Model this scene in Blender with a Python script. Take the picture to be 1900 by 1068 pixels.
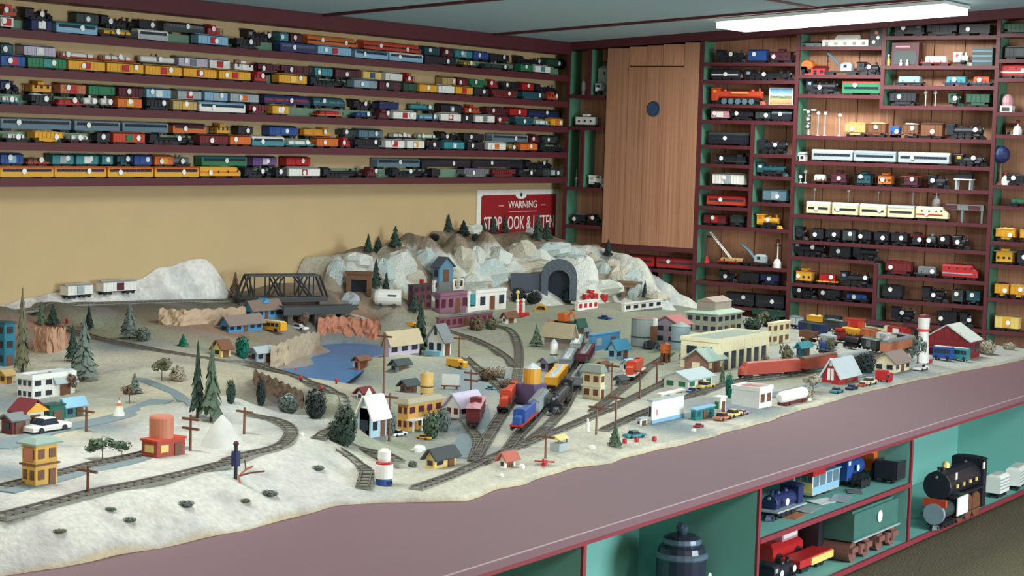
import bpy, math, random
import numpy as np
from mathutils import Vector, Matrix

# ------------------------------------------------------------------ clear
for o in list(bpy.data.objects): bpy.data.objects.remove(o, do_unlink=True)
SC = bpy.context.scene
COL = SC.collection
random.seed(7)
rnd = random.uniform

# ------------------------------------------------------------------ camera (solved from the shelf, rack and counter lines)
FPX = 3400.0
YAW, PIT, ROL = 0.58508033, 0.0809265768, 0.0289707755
CAM = np.array([-10.5524862, -6.62212217, 1.65])
_f = np.array([math.cos(YAW)*math.cos(PIT), math.sin(YAW)*math.cos(PIT), -math.sin(PIT)])
_r = np.array([math.sin(YAW), -math.cos(YAW), 0.0])
_u = np.cross(_r, _f)
_c, _s = math.cos(ROL), math.sin(ROL)
CR, CU, CF = _r*_c + _u*_s, -_r*_s + _u*_c, _f
cd = bpy.data.cameras.new('camera'); cam = bpy.data.objects.new('camera', cd); COL.objects.link(cam)
cd.sensor_width = 36.0; cd.lens = FPX*36.0/1900.0; cd.clip_start = 0.05; cd.clip_end = 60
M = Matrix.Identity(4)
for i in range(3):
    M[i][0] = CR[i]; M[i][1] = CU[i]; M[i][2] = -CF[i]; M[i][3] = CAM[i]
cam.matrix_world = M
SC.camera = cam

# ------------------------------------------------------------------ world, exposure
w = bpy.data.worlds.new('room_air'); SC.world = w; w.use_nodes = True
w.node_tree.nodes['Background'].inputs[0].default_value = (0.62, 0.70, 0.78, 1)
w.node_tree.nodes['Background'].inputs[1].default_value = 0.12
SC.view_settings.view_transform = 'Standard'; SC.view_settings.look = 'None'
SC.view_settings.exposure = 0.9; SC.view_settings.gamma = 1.0; SC.view_settings.use_curve_mapping = False

def ceil_z(y): return 2.295 - 0.06*y
# ceiling tube fixtures: (x centre, y centre, length along y, watts)
FIXTURES = [(-0.72, -2.30, 1.40, 20), (-3.60, -2.30, 1.40, 15), (-6.60, -2.30, 1.40, 15), (-9.20, -2.30, 1.40, 15),
            (-3.60, -7.10, 1.40, 34), (-6.60, -7.10, 1.40, 34), (-9.20, -7.10, 1.40, 34)]
# unseen window added behind the camera to light the cabinets: x0, x1, z0, z1
WIN = (-5.4, -2.6, .45, 2.05)
ld = bpy.data.lights.new('added_window_light', 'AREA'); ld.shape = 'RECTANGLE'; ld.size = 2.7; ld.size_y = 1.5; ld.energy = 170; ld.color = (.80, .93, 1.0)  # cool area lamp outside the added window, brightens the cabinet bays
lo = bpy.data.objects.new('added_window_light', ld); COL.objects.link(lo); lo.location = (-4.0, -8.62, 1.25); lo.rotation_euler = (math.pi/2, 0, 0)

# ------------------------------------------------------------------ pixel helpers (a pixel is only a direction; depth comes from the surface hit)
def ray(u, v): return CR*((u-950)/FPX) + CU*((534-v)/FPX) + CF
def on_y(u, v, y): d = ray(u, v); return CAM + d*((y-CAM[1])/d[1])
def on_x(u, v, x): d = ray(u, v); return CAM + d*((x-CAM[0])/d[0])
def on_z(u, v, z): d = ray(u, v); return CAM + d*((z-CAM[2])/d[2])
def mpp(p): return float(np.dot(np.array(p)-CAM, CF))/FPX

# ------------------------------------------------------------------ materials
def lin(c): return tuple(((x/255)/12.92 if x/255 <= .04045 else ((x/255+.055)/1.055)**2.4) for x in c) + (1,)
MATS = {}
def mat(c, rough=.55, noise=.10, scale=25.0, bump=0.0, metal=0.0, name=None):
    key = (c, rough, noise, scale, bump, metal)
    if key in MATS: return MATS[key]
    m = bpy.data.materials.new(name or 'paint_%d_%d_%d' % c); m.use_nodes = True
    nt = m.node_tree; b = nt.nodes['Principled BSDF']
    b.inputs['Roughness'].default_value = rough; b.inputs['Metallic'].default_value = metal
    tc = nt.nodes.new('ShaderNodeTexCoord'); n = nt.nodes.new('ShaderNodeTexNoise')
    n.inputs['Scale'].default_value = scale; n.inputs['Detail'].default_value = 3
    nt.links.new(tc.outputs['Object'], n.inputs['Vector'])
    r = nt.nodes.new('ShaderNodeMix'); r.data_type = 'RGBA'
    l = lin(c)
    r.inputs['A'].default_value = tuple(x*(1-noise) for x in l[:3]) + (1,)
    r.inputs['B'].default_value = tuple(min(1, x*(1+noise)) for x in l[:3]) + (1,)
    nt.links.new(n.outputs['Fac'], r.inputs['Factor']); nt.links.new(r.outputs['Result'], b.inputs['Base Color'])
    if bump:
        bp = nt.nodes.new('ShaderNodeBump'); bp.inputs['Strength'].default_value = bump; bp.inputs['Distance'].default_value = .01
        nt.links.new(n.outputs['Fac'], bp.inputs['Height']); nt.links.new(bp.outputs['Normal'], b.inputs['Normal'])
    MATS[key] = m; return m
CN = dict(blk=(36,37,46), dgr=(58,68,70), gry=(118,124,126), lgr=(168,178,182), sil=(140,160,172), wht=(238,236,230), red=(186,38,42),
  dred=(112,36,42), mar=(86,36,50), ora=(216,112,48), ored=(200,72,46), yel=(228,166,48), lye=(235,205,120), tan=(190,160,104), brn=(118,76,54),
  grn=(46,122,84), dgn=(40,80,64), tea=(62,142,152), lbl=(138,184,212), blu=(44,84,156), nvy=(36,48,96), pur=(112,82,140), lav=(198,188,208),
  crm=(236,222,180), sbl=(96,126,142), pnk=(206,150,160), dtl=(38,84,96), cop=(196,120,86), brk=(172,72,56))
NAMES = dict(blk='black', dgr='charcoal', gry='grey', lgr='light grey', sil='silver', wht='white', red='red', dred='dark red', mar='maroon', ora='orange',
  ored='orange-red', yel='yellow', lye='pale yellow', tan='tan', brn='brown', grn='green', dgn='dark green', tea='teal', lbl='light blue', blu='blue',
  nvy='navy blue', pur='purple', lav='lavender', crm='cream', sbl='steel blue', pnk='pink', dtl='dark teal', cop='copper', brk='brick red')
def cm(k, rough=.45): return mat(CN[k], rough, .08)

def planked(name, c1, c2, scale, stretch):
    m = bpy.data.materials.new(name); m.use_nodes = True; nt = m.node_tree; b = nt.nodes['Principled BSDF']
    b.inputs['Roughness'].default_value = .6
    tc = nt.nodes.new('ShaderNodeTexCoord'); mp = nt.nodes.new('ShaderNodeMapping'); mp.inputs['Scale'].default_value = stretch
    oi = nt.nodes.new('ShaderNodeObjectInfo'); ad = nt.nodes.new('ShaderNodeVectorMath'); ad.operation = 'ADD'
    n = nt.nodes.new('ShaderNodeTexNoise'); n.inputs['Scale'].default_value = scale; n.inputs['Detail'].default_value = 5; n.inputs['Distortion'].default_value = .6
    cr = nt.nodes.new('ShaderNodeValToRGB'); cr.color_ramp.elements[0].color = lin(c1); cr.color_ramp.elements[1].color = lin(c2)
    cr.color_ramp.elements[0].position = .3; cr.color_ramp.elements[1].position = .72
    hs = nt.nodes.new('ShaderNodeHueSaturation'); mr = nt.nodes.new('ShaderNodeMapRange')
    mr.inputs['To Min'].default_value = .88; mr.inputs['To Max'].default_value = 1.12
    nt.links.new(tc.outputs['Object'], mp.inputs['Vector']); nt.links.new(mp.outputs[0], ad.inputs[0]); nt.links.new(oi.outputs['Random'], ad.inputs[1])
    nt.links.new(ad.outputs[0], n.inputs['Vector']); nt.links.new(n.outputs['Fac'], cr.inputs[0]); nt.links.new(oi.outputs['Random'], mr.inputs['Value'])
    nt.links.new(cr.outputs[0], hs.inputs['Color']); nt.links.new(mr.outputs[0], hs.inputs['Value']); nt.links.new(hs.outputs[0], b.inputs['Base Color'])
    return m
M_WOOD = planked('cedar_board', (166,112,84), (200,148,116), 3.0, (6, 6, .35))
M_TAN = mat((200,173,130), .8, .05, 6, name='tan_wall_paint')
M_MAR = mat((88,36,44), .5, .10, 14, name='maroon_trim_paint')
M_GRN = mat((80,130,106), .55, .06, 10, name='green_divider_paint')
M_CAB = mat((122,184,174), .6, .05, 8, name='cabinet_green_paint')
M_TOP = mat((122,90,98), .65, .05, 40, name='mauve_countertop')
M_CEIL = mat((164,194,204), .9, .04, 12, name='ceiling_panel_grey')
M_CARP = mat((92,84,62), .95, .55, 90, bump=.6, name='brown_carpet')
M_RAIL = mat((112,104,98), .4, .15, 60, name='rail_steel')
M_TIE = mat((112,106,96), .9, .15, 60, name='wooden_ties')
M_BAL = mat((142,144,132), .95, .15, 220, bump=.5, name='grey_ballast')
M_ROAD = mat((126,140,146), .85, .12, 40, name='painted_road')
M_TAG = mat((246,248,246), .35, .02, name='white_sticker')
M_GLASS = mat((44,52,66), .15, .1, name='dark_window')
M_WHEEL = mat((34,34,40), .5, .1, name='black_running_gear')
M_TRUNK = mat((92,70,58), .9, .2, 60, name='tree_bark')

# ------------------------------------------------------------------ mesh builder
class MB:
    def __init__(s): s.v = []; s.f = []; s.m = []
    def add(s, vs, fs, m=0):
        o = len(s.v); s.v += [tuple(float(c) for c in p) for p in vs]; s.f += [tuple(i+o for i in f) for f in fs]; s.m += [m]*len(fs); return s
    def box(s, x0, x1, y0, y1, z0, z1, m=0, t=0, ty=None):
        ty = t if ty is None else ty
        return s.add([(x0,y0,z0),(x1,y0,z0),(x1,y1,z0),(x0,y1,z0),(x0+t,y0+ty,z1),(x1-t,y0+ty,z1),(x1-t,y1-ty,z1),(x0+t,y1-ty,z1)],
                     [(0,3,2,1),(4,5,6,7),(0,1,5,4),(1,2,6,5),(2,3,7,6),(3,0,4,7)], m)
    def bbox(s, x0, x1, y0, y1, z0, z1, b, m=0):      # box with chamfered top edges
        s.box(x0, x1, y0, y1, z0, z1-b, m); return s.box(x0, x1, y0, y1, z1-b, z1, m, b)
    def cyl(s, p0, p1, r0, r1=None, n=10, m=0, caps=True):
        r1 = r0 if r1 is None else r1
        p0, p1 = Vector(p0), Vector(p1); a = (p1-p0).normalized(); h = Vector((0,0,1)) if abs(a.z) < .9 else Vector((1,0,0))
        e1 = a.cross(h).normalized(); e2 = a.cross(e1)
        vs = []
        for p, r in ((p0, r0), (p1, r1)):
            for i in range(n):
                t = 2*math.pi*i/n; vs.append(p + e1*(r*math.cos(t)) + e2*(r*math.sin(t)))
        fs = [(i, (i+1) % n, n+(i+1) % n, n+i) for i in range(n)]
        if caps: fs += [tuple(range(n-1, -1, -1)), tuple(range(n, 2*n))]
        return s.add(vs, fs, m)
    def lathe(s, prof, n=12, m=0, c=(0,0,0), ax='z'):
        vs = []
        for r, z in prof:
            for i in range(n):
                t = 2*math.pi*i/n; p = (r*math.cos(t), r*math.sin(t), z)
                if ax == 'x': p = (z, r*math.cos(t), r*math.sin(t))
                vs.append((c[0]+p[0], c[1]+p[1], c[2]+p[2]))
        fs = []
        for k in range(len(prof)-1):
            for i in range(n): fs.append((k*n+i, k*n+(i+1) % n, (k+1)*n+(i+1) % n, (k+1)*n+i))
        fs += [tuple(range(n-1, -1, -1)), tuple(range((len(prof)-1)*n, len(prof)*n))]
        return s.add(vs, fs, m)
    def gable(s, x0, x1, y0, y1, z0, z1, ax='x', m=0):   # solid prism, ridge along ax
        if ax == 'x':
            ym = (y0+y1)/2; vs = [(x0,y0,z0),(x1,y0,z0),(x1,y1,z0),(x0,y1,z0),(x0,ym,z1),(x1,ym,z1)]
            fs = [(0,3,2,1),(0,1,5,4),(2,3,4,5),(0,4,3),(1,2,5)]
        else:
            xm = (x0+x1)/2; vs = [(x0,y0,z0),(x1,y0,z0),(x1,y1,z0),(x0,y1,z0),(xm,y0,z1),(xm,y1,z1)]
            fs = [(0,3,2,1),(0,1,4),(1,2,5,4),(2,3,5),(3,0,4,5)]
        return s.add(vs, fs, m)
    def slab(s, a, b, c, d, t, m=0):   # thick quad, thickness t upward along the face normal
        a, b, c, d = map(Vector, (a, b, c, d)); n = (b-a).cross(d-a).normalized()*t
        vs = [a, b, c, d, a+n, b+n, c+n, d+n]
        return s.add(vs, [(0,3,2,1),(4,5,6,7),(0,1,5,4),(1,2,6,5),(2,3,7,6),(3,0,4,7)], m)
    def arch(s, x0, x1, y0, y1, z0, z1, n=6, m=0):   # barrel roof along x
        vs = []; ym = (y0+y1)/2; r = (y1-y0)/2
        for x in (x0, x1):
            for i in range(n+1):
                t = math.pi*i/n; vs.append((x, ym-r*math.cos(t), z0+(z1-z0)*math.sin(t)))
        k = n+1
        fs = [(i, k+i, k+i+1, i+1) for i in range(n)] + [tuple(range(k)), tuple(range(2*k-1, k-1, -1)), (0, n, k+n, k)]
        return s.add(vs, fs, m)
    def sph(s, c, r, n=10, k=6, m=0, sq=(1,1,1)):
        prof = [(max(1e-4, math.sin(math.pi*i/k)), -math.cos(math.pi*i/k)) for i in range(k+1)]
        vs = []
        for a, z in prof:
            for i in range(n):
                t = 2*math.pi*i/n; vs.append((c[0]+r*sq[0]*a*math.cos(t), c[1]+r*sq[1]*a*math.sin(t), c[2]+r*sq[2]*z))
        fs = [(q*n+i, q*n+(i+1) % n, (q+1)*n+(i+1) % n, (q+1)*n+i) for q in range(k) for i in range(n)]
        return s.add(vs, fs, m)
    def tube(s, pts, r, n=6, m=0):
        for a, b in zip(pts[:-1], pts[1:]): s.cyl(a, b, r, r, n, m)
        return s
    def mesh(s, name, smooth=False):
        me = bpy.data.meshes.new(name); me.from_pydata(s.v, [], s.f); k = max(s.m)+1 if s.m else 1
        for _ in range(k): me.materials.append(None)
        me.polygons.foreach_set('material_index', s.m)
        if smooth: me.polygons.foreach_set('use_smooth', [True]*len(s.f))
        me.update(); return me

UNIT = MB().box(-.5, .5, -.5, .5, -.5, .5).mesh('unit_block')
def obj(name, me, mats, parent=None, loc=(0,0,0), rz=0, scale=None):
    o = bpy.data.objects.new(name, me); COL.objects.link(o)
    if not isinstance(mats, (list, tuple)): mats = [mats]
    for i, sl in enumerate(o.material_slots):
        sl.link = 'OBJECT'; sl.material = mats[min(i, len(mats)-1)]
    o.location = loc; o.rotation_euler = (0, 0, rz)
    if scale: o.scale = scale
    if parent: o.parent = parent
    return o
def bx(name, parent, x0, x1, y0, y1, z0, z1, m):     # a box part sharing one mesh
    return obj(name, UNIT, m, parent, ((x0+x1)/2, (y0+y1)/2, (z0+z1)/2), 0, (abs(x1-x0), abs(y1-y0), abs(z1-z0)))
def pt(name, mb, mats, parent, loc=(0,0,0), rz=0, smooth=False): return obj(name, mb.mesh(name, smooth), mats, parent, loc, rz)
def tag(o, label, cat, group=None, kind=None):
    o['label'] = label
    if cat: o['category'] = cat
    if group: o['group'] = group
    if kind: o['kind'] = kind
    return o
def thing(name, label, cat, loc=(0,0,0), rz=0, group=None):
    o = bpy.data.objects.new(name, None); COL.objects.link(o); o.empty_display_size = .02
    o.location = tuple(float(c) for c in loc); o.rotation_euler = (0, 0, rz)
    return tag(o, label, cat, group)
def struct(name, mb, m, parent=None):
    o = pt(name, mb, m, parent)
    if not parent: o['kind'] = 'structure'
    return o
def textpart(name, s, size, m, parent, loc, rot, sx=1.0, depth=.001):
    cu = bpy.data.curves.new(name, 'FONT'); cu.body = s; cu.size = size; cu.extrude = depth; cu.align_x = 'CENTER'; cu.align_y = 'CENTER'; cu.resolution_u = 3
    tmp = bpy.data.objects.new(name+'_tmp', cu); COL.objects.link(tmp); bpy.context.view_layer.update()
    me = bpy.data.meshes.new_from_object(tmp.evaluated_get(bpy.context.evaluated_depsgraph_get()))
    bpy.data.objects.remove(tmp, do_unlink=True)
    if not me.materials: me.materials.append(None)
    o = obj(name, me, m, parent, loc); o.rotation_euler = rot; o.scale = (sx, 1, 1); return o
ORD = ['', 'first', 'second', 'third', 'fourth', 'fifth', 'sixth', 'seventh', 'eighth', 'ninth', 'tenth', 'eleventh', 'twelfth', 'thirteenth', 'fourteenth',
       'fifteenth', 'sixteenth', 'seventeenth', 'eighteenth', 'nineteenth', 'twentieth', 'twenty-first', 'twenty-second', 'twenty-third', 'twenty-fourth', 'twenty-fifth', 'twenty-sixth']
# ================================================================== THE ROOM
X0, Y0 = -12.6, -8.4          # far sides of the room, behind the camera
struct('floor', MB().box(X0, .2, Y0, .2, -.1, 0), M_CARP)
cb = MB(); cb.add([(X0-.1,Y0-.1,ceil_z(Y0-.1)),(.2,Y0-.1,ceil_z(Y0-.1)),(.2,.2,ceil_z(.2)),(X0-.1,.2,ceil_z(.2)),
                   (X0-.1,Y0-.1,ceil_z(Y0)+.1),(.2,Y0-.1,ceil_z(Y0)+.1),(.2,.2,ceil_z(.2)+.1),(X0-.1,.2,ceil_z(.2)+.1)],
                  [(0,1,2,3),(7,6,5,4),(0,4,5,1),(1,5,6,2),(2,6,7,3),(3,7,4,0)])
CEIL = struct('ceiling', cb, M_CEIL)
def sloped(name, x0, x1, y0, y1, t, m):      # a batten following the sloped ceiling
    b = MB(); b.add([(x0,y0,ceil_z(y0)-t),(x1,y0,ceil_z(y0)-t),(x1,y1,ceil_z(y1)-t),(x0,y1,ceil_z(y1)-t),
                     (x0,y0,ceil_z(y0)+.005),(x1,y0,ceil_z(y0)+.005),(x1,y1,ceil_z(y1)+.005),(x0,y1,ceil_z(y1)+.005)],
                    [(0,3,2,1),(4,5,6,7),(0,1,5,4),(1,2,6,5),(2,3,7,6),(3,0,4,7)])
    return b
for k in range(7):
    x = -1.04 - 1.66*k
    pt('ceiling_batten', sloped('b', x-.018, x+.018, Y0, .03, .014, M_MAR), M_MAR, CEIL)
for k, y in enumerate((-2.30, -4.7, -7.1)):
    pt('cross_batten', sloped('b', X0, .03, y-.012, y+.012, .010, M_MAR), M_MAR, CEIL)
struct('wall_back', MB().box(X0, .2, .03, .2, 0, 2.4), M_TAN)
wx0, wx1, wz0, wz1 = WIN
struct('wall_front', MB().box(X0, wx0, Y0-.1, Y0, 0, 2.95).box(wx1, .2, Y0-.1, Y0, 0, 2.95).box(wx0, wx1, Y0-.1, Y0, 0, wz0).box(wx0, wx1, Y0-.1, Y0, wz1, 2.95), M_TAN)
W1 = thing('added_window_1', 'unseen three-pane window added behind the camera to light the cabinets', None, (0, 0, 0)); W1['kind'] = 'structure'; WF = mat((222,222,214), .5)  # unseen window, added so low light reaches the cabinets
gm = bpy.data.materials.new('window_glass'); gm.use_nodes = True; gn = gm.node_tree; gn.nodes.remove(gn.nodes['Principled BSDF'])
g1 = gn.nodes.new('ShaderNodeBsdfTransparent'); g2 = gn.nodes.new('ShaderNodeBsdfGlossy'); g2.inputs['Roughness'].default_value = .02; g3 = gn.nodes.new('ShaderNodeMixShader'); g3.inputs[0].default_value = .06
gn.links.new(g1.outputs[0], g3.inputs[1]); gn.links.new(g2.outputs[0], g3.inputs[2]); gn.links.new(g3.outputs[0], gn.nodes['Material Output'].inputs[0])
for z in (wz0, wz1-.05): bx('window_frame', W1, wx0, wx1, Y0-.08, Y0-.02, z, z+.05, WF)
for k in range(4): bx('window_frame', W1, wx0+(wx1-wx0-.05)*k/3, wx0+(wx1-wx0-.05)*k/3+.05, Y0-.08, Y0-.02, wz0+.05, wz1-.05, WF)
for k in range(3): bx('pane', W1, wx0+(wx1-wx0-.05)*k/3+.05, wx0+(wx1-wx0-.05)*(k+1)/3, Y0-.053, Y0-.049, wz0+.05, wz1-.05, gm)
bx('window_sill', W1, wx0-.05, wx1+.05, Y0-.02, Y0+.06, wz0-.03, wz0, WF)
struct('wall_left', MB().box(X0-.1, X0, Y0, .2, 0, 2.9), M_TAN)
WR = struct('wall_right', MB().box(.05, .2, Y0, .2, 0, 2.9), mat((96,62,44), .8))
y = -.09; k = 0
while y > -4.6:
    wd = [.235, .19, .26, .21, .24][k % 5]; k += 1
    bx('plank', WR, .03, .052, y-wd+.006, y, .02, ceil_z(y)-.01, M_WOOD); y -= wd
bx('corner_return', WR, .028, .052, -.085, .03, 0, 2.3, M_TAN)
bx('panelling', WR, .035, .052, Y0, y, .02, 2.55, M_WOOD)
# painted headers where walls meet the ceiling
pt('trim_1', MB().box(X0, -.12, -.135, .03, 2.222, 2.30), M_MAR, None)['kind'] = 'structure'
hb = MB(); hb.add([(-.14,-7,2.2435+.0605*7-.02),(.03,-7,2.2435+.0605*7-.02),(.03,.03,2.2435),(-.14,.03,2.2435),
                   (-.14,-7,ceil_z(-7)+.002),(.03,-7,ceil_z(-7)+.002),(.03,.03,ceil_z(.03)+.002),(-.14,.03,ceil_z(.03)+.002)],
                  [(0,3,2,1),(4,5,6,7),(0,1,5,4),(1,2,6,5),(2,3,7,6),(3,0,4,7)])
struct('trim_2', hb, M_MAR)

# ------------------------------------------------------------------ fluorescent fixtures
def emis(name, c, s):
    m = bpy.data.materials.new(name); m.use_nodes = True; nt = m.node_tree
    nt.nodes.remove(nt.nodes['Principled BSDF']); e = nt.nodes.new('ShaderNodeEmission')
    e.inputs[0].default_value = c; e.inputs[1].default_value = s
    nt.links.new(e.outputs[0], nt.nodes['Material Output'].inputs[0]); return m
M_LAMP = emis('fluorescent_diffuser', (1.0, .98, .88, 1), 2.2)
for i, (fx, fy, fl, fw) in enumerate(FIXTURES):
    z = ceil_z(fy); ang = math.atan(-.06)
    lab = ('long white fluorescent ceiling fixture above the right wall rack' if i == 0 else
           'white fluorescent ceiling fixture, %s of the row over the %s' % (ORD[i if i < 4 else i-3], 'layout' if i < 4 else 'aisle'))
    t = thing('ceiling_light', lab, 'ceiling light', (fx, fy, z-.005), 0, 'ceiling tube fixtures')
    t.rotation_euler = (ang, 0, 0)
    bx('housing', t, -.20, .20, -fl/2, fl/2, -.02, -.002, mat((225,225,220), .5))
    pt('diffuser', MB().box(-.19, .19, -fl/2+.01, fl/2-.01, -.055, -.02, 0).add([], []), M_LAMP, t)
    ld = bpy.data.lights.new('tube_glow', 'AREA'); ld.shape = 'RECTANGLE'; ld.size = .36; ld.size_y = fl-.04; ld.energy = fw; ld.color = (.95, 1.0, .95)
    lo = bpy.data.objects.new('tube_glow', ld); COL.objects.link(lo); lo.parent = t; lo.location = (0, 0, -.060)

# ================================================================== LEFT (TAN) WALL SHELVES
SHZ = [2.042, 1.870, 1.703, 1.534, 1.369]
SHN = ['top', 'second', 'third', 'fourth', 'lowest']
SX0 = -7.6
for i, z in enumerate(SHZ):
    t = thing('wall_shelf', 'maroon %s wall shelf with stepped green riser on the tan wall' % (SHN[i] if i in (0, 4) else SHN[i] + '-from-top'), 'shelf', (0, 0, z), 0, 'long shelves on the tan wall')
    bx('board', t, SX0, -.125, -.105, .03, .012, .03, M_MAR)
    bx('front_edge', t, SX0, -.122, -.12, -.105, 0, .038, M_MAR)
    bx('riser', t, SX0, -.125, -.035, .03, .03, .085, mat((112,142,118), .6, .06))

# ------------------------------------------------------------------ rolling stock: one mesh per kind and size, colours on the object
TRUCK = None
def truck_mesh():
    global TRUCK
    if TRUCK is None:
        b = MB(); b.box(-.026, .026, -.021, -.017, .006, .014).box(-.026, .026, .017, .021, .006, .014).box(-.006, .006, -.02, .02, .008, .018)
        for x in (-.017, .017):
            for y in (-.019, .013): b.cyl((x, y, .0105), (x, y+.006, .0105), .0105, None, 10)
        TRUCK = b.mesh('truck')
    return TRUCK
CACHE = {}
def cached(key, fn):
    if key not in CACHE: CACHE[key] = fn().mesh(str(key[0]))
    return CACHE[key]
def trucks(t, L, sc=1.0):
    for sx in (-1, 1): obj('truck', truck_mesh(), M_WHEEL, t, (sx*(L/2-.038*sc), 0, 0), 0, (sc, sc, sc))
def sticker(t, x, y, z, r=.011):
    me = cached(('sticker',), lambda: MB().cyl((0,0,0), (0,-.0015,0), 1.0, None, 14))
    return obj('sticker', me, M_TAG, t, (x, y, z), 0, (r, 1, r))
def q(x): return round(x, 2)
def car(t, kind, L, c, c2=None, H=.078, W=.052, tags=1):
    """build one piece of rolling stock under empty t; x along its length, -y the side seen, z from the rail"""
    L = max(.07, q(L)); a = L/2; w = W/2; C1 = cm(c); C2 = cm(c2) if c2 else None; z0 = .018; h = H
    if kind == 'box':
        trucks(t, L)
        def f():
            b = MB().box(-a+.004, a-.004, -w, w, z0, h-.008)
            n = max(4, int(L/.022))
            for k in range(n+1):
                x = -a+.006+(L-.012)*k/n; b.box(x-.0012, x+.0012, -w-.0015, w+.0015, z0+.002, h-.010)
            return b
        body = obj('body', cached(('body', kind, L, h, w), f), C1, t)
        obj('roof', cached(('roof', kind, L, h, w), lambda: MB().gable(-a+.001, a-.001, -w-.003, w+.003, h-.008, h).box(-a+.006, a-.006, -.006, .006, h-.003, h+.002)), C2 or C1 if c2 in ('blk', 'dgr', 'gry') else mat(tuple(int(x*.7) for x in CN[c]), .6), t)
        bx('door', body, -.022, .022, -w-.004, -w-.0005, z0+.004, h-.012, C2 or C1)
        bx('underframe', t, -a, a, -.016, .016, z0-.004, z0, M_WHEEL)
    elif kind == 'pass':
        trucks(t, L, 1.05)
        body = obj('body', cached(('body', kind, L, h, w), lambda: MB().box(-a+.002, a-.002, -w, w, z0-.004, h-.014)), C1, t)
        obj('roof', cached(('roof', kind, L, h, w), lambda: MB().arch(-a+.001, a-.001, -w-.001, w+.001, h-.014, h, 8)), C2 or C1, t)
        n = max(3, int(L/.026)); ww = (L-.03)/n
        me = cached(('window', q(ww)), lambda: MB().box(-.38*q(ww+.001), .38*q(ww+.001), -.001, .001, 0, .014))
        for k in range(n): obj('window', me, M_GLASS, body, (-a+.015+ww*(k+.5), -w-.0008, z0+.020))
        bx('letter_board', body, -a+.004, a-.004, -w-.0012, -w+.001, h-.019, h-.0155, C2 or C1)
    elif kind == 'hop':
        trucks(t, L)
        def f():
            b = MB().box(-a+.004, a-.004, -w, w, z0+.012, h-.012); b.box(-a+.035, a-.035, -w+.004, w-.004, z0-.006, z0+.012)
            n = max(4, int(L/.025))
            for k in range(n+1):
                x = -a+.006+(L-.012)*k/n; b.box(x-.0015, x+.0015, -w-.003, w+.003, z0+.010, h-.010)
            b.box(-a+.002, a-.002, -w-.003, w+.003, h-.013, h-.009); return b
        body = obj('body', cached(('body', kind, L, h, w), f), C1, t)
        obj('load', cached(('load', kind, L, h, w), lambda: lumps(a-.008, w-.005, h-.013, .012)), C2 or cm('blk', .9), t)
    elif kind == 'flat':
        trucks(t, L)
        bx('deck', t, -a, a, -w, w, z0, z0+.008, C1)
        pt_ = cached(('load', kind, L, h, w), lambda: MB().bbox(-a*.72, a*.72, -w+.006, w-.006, z0+.008, h-.010, .006))
        body = obj('load', pt_, C2 or cm('gry'), t)
        for x in (-a+.008, -a*.4, a*.4, a-.008): bx('stake', t, x-.0015, x+.0015, -w-.002, -w+.001, z0, z0+.022, M_WHEEL)
    elif kind == 'tank':
        trucks(t, L)
        bx('underframe', t, -a, a, -.014, .014, z0-.002, z0+.006, M_WHEEL); r = min(w, (h-z0-.016)/2)
        body = obj('tank', cached(('tank', L, h, w), lambda: MB().lathe([(r*.6, -a+.006), (r*.92, -a+.010), (r, -a+.016), (r, a-.016), (r*.92, a-.010), (r*.6, a-.006)], 14, 0, (0, 0, z0+.006+r), 'x')), C1, t)
        obj('dome', cached(('tdome', h, w), lambda: MB().lathe([(r*.42, 0), (r*.42, .010), (r*.3, .013)], 10, 0, (0, 0, z0+.004+2*r))), C2 or C1, t)
    elif kind == 'cab':
        trucks(t, L)
        body = obj('body', cached(('body', kind, L, h, w), lambda: MB().box(-a+.018, a-.018, -w, w, z0, h-.018)), C1, t)
        obj('roof', cached(('roof', kind, L, h, w), lambda: MB().gable(-a, a, -w-.003, w+.003, h-.018, h-.012)), C2 or C1, t)
        cu = obj('cupola', cached(('cupola', kind, L, h, w), lambda: MB().box(-.02, .02, -w+.004, w-.004, h-.014, h).gable(-.023, .023, -w+.002, w-.002, h, h+.004)), C1, t)
        for x in (-a*.5, 0.0, a*.5): bx('window', body, x-.007, x+.007, -w-.001, -w+.001, z0+.016, z0+.030, M_GLASS)
        pl_ = cached(('platform', L, w, h), lambda: MB().box(0, .019, -w, w, z0-.002, z0+.001).box(0, .002, -w, -w+.002, z0, h-.018).box(0, .002, w-.002, w, z0, h-.018).box(0, .0015, -w, w, z0+.016, z0+.018))
        obj('platform', pl_, M_WHEEL, t, (-a, 0, 0)); obj('platform', pl_, M_WHEEL, t, (a, 0, 0), math.pi)
    elif kind == 'dies':
        trucks(t, L, 1.1)
        def f():
            b = MB(); n = 7; secs = []      # nose at +x
            prof = [(-w, z0), (-w, h-.016), (-w*.78, h-.004), (-w*.3, h), (w*.3, h), (w*.78, h-.004), (w, h-.016), (w, z0)]
            def sec(x, sy, top):
                return [(x, y*sy, z0+(z-z0)*top) for y, z in prof]
            ss = [sec(-a+.002, 1, 1), sec(a-.045, 1, 1), sec(a-.036, 1, .96), sec(a-.028, .98, .70), sec(a-.012, .86, .62), sec(a-.002, .55, .48)]
            vs = [p for s_ in ss for p in s_]; k = len(prof)
            fs = [(i*k+j, i*k+(j+1) % k, (i+1)*k+(j+1) % k, (i+1)*k+j) for i in range(len(ss)-1) for j in range(k)]
            fs += [tuple(range(k-1, -1, -1)), tuple(range((len(ss)-1)*k, len(ss)*k))]
            return b.add(vs, fs)
        body = obj('body', cached(('body', kind, L, h, w), f), C1, t)
        bx('side_stripe', body, -a+.004, a-.03, -w-.001, -w+.001, z0+.016, z0+.024, C2 or cm('wht'))
        bx('cab_window', body, a-.044, a-.034, -w-.0012, -w+.001, h-.028, h-.016, M_GLASS)
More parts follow.
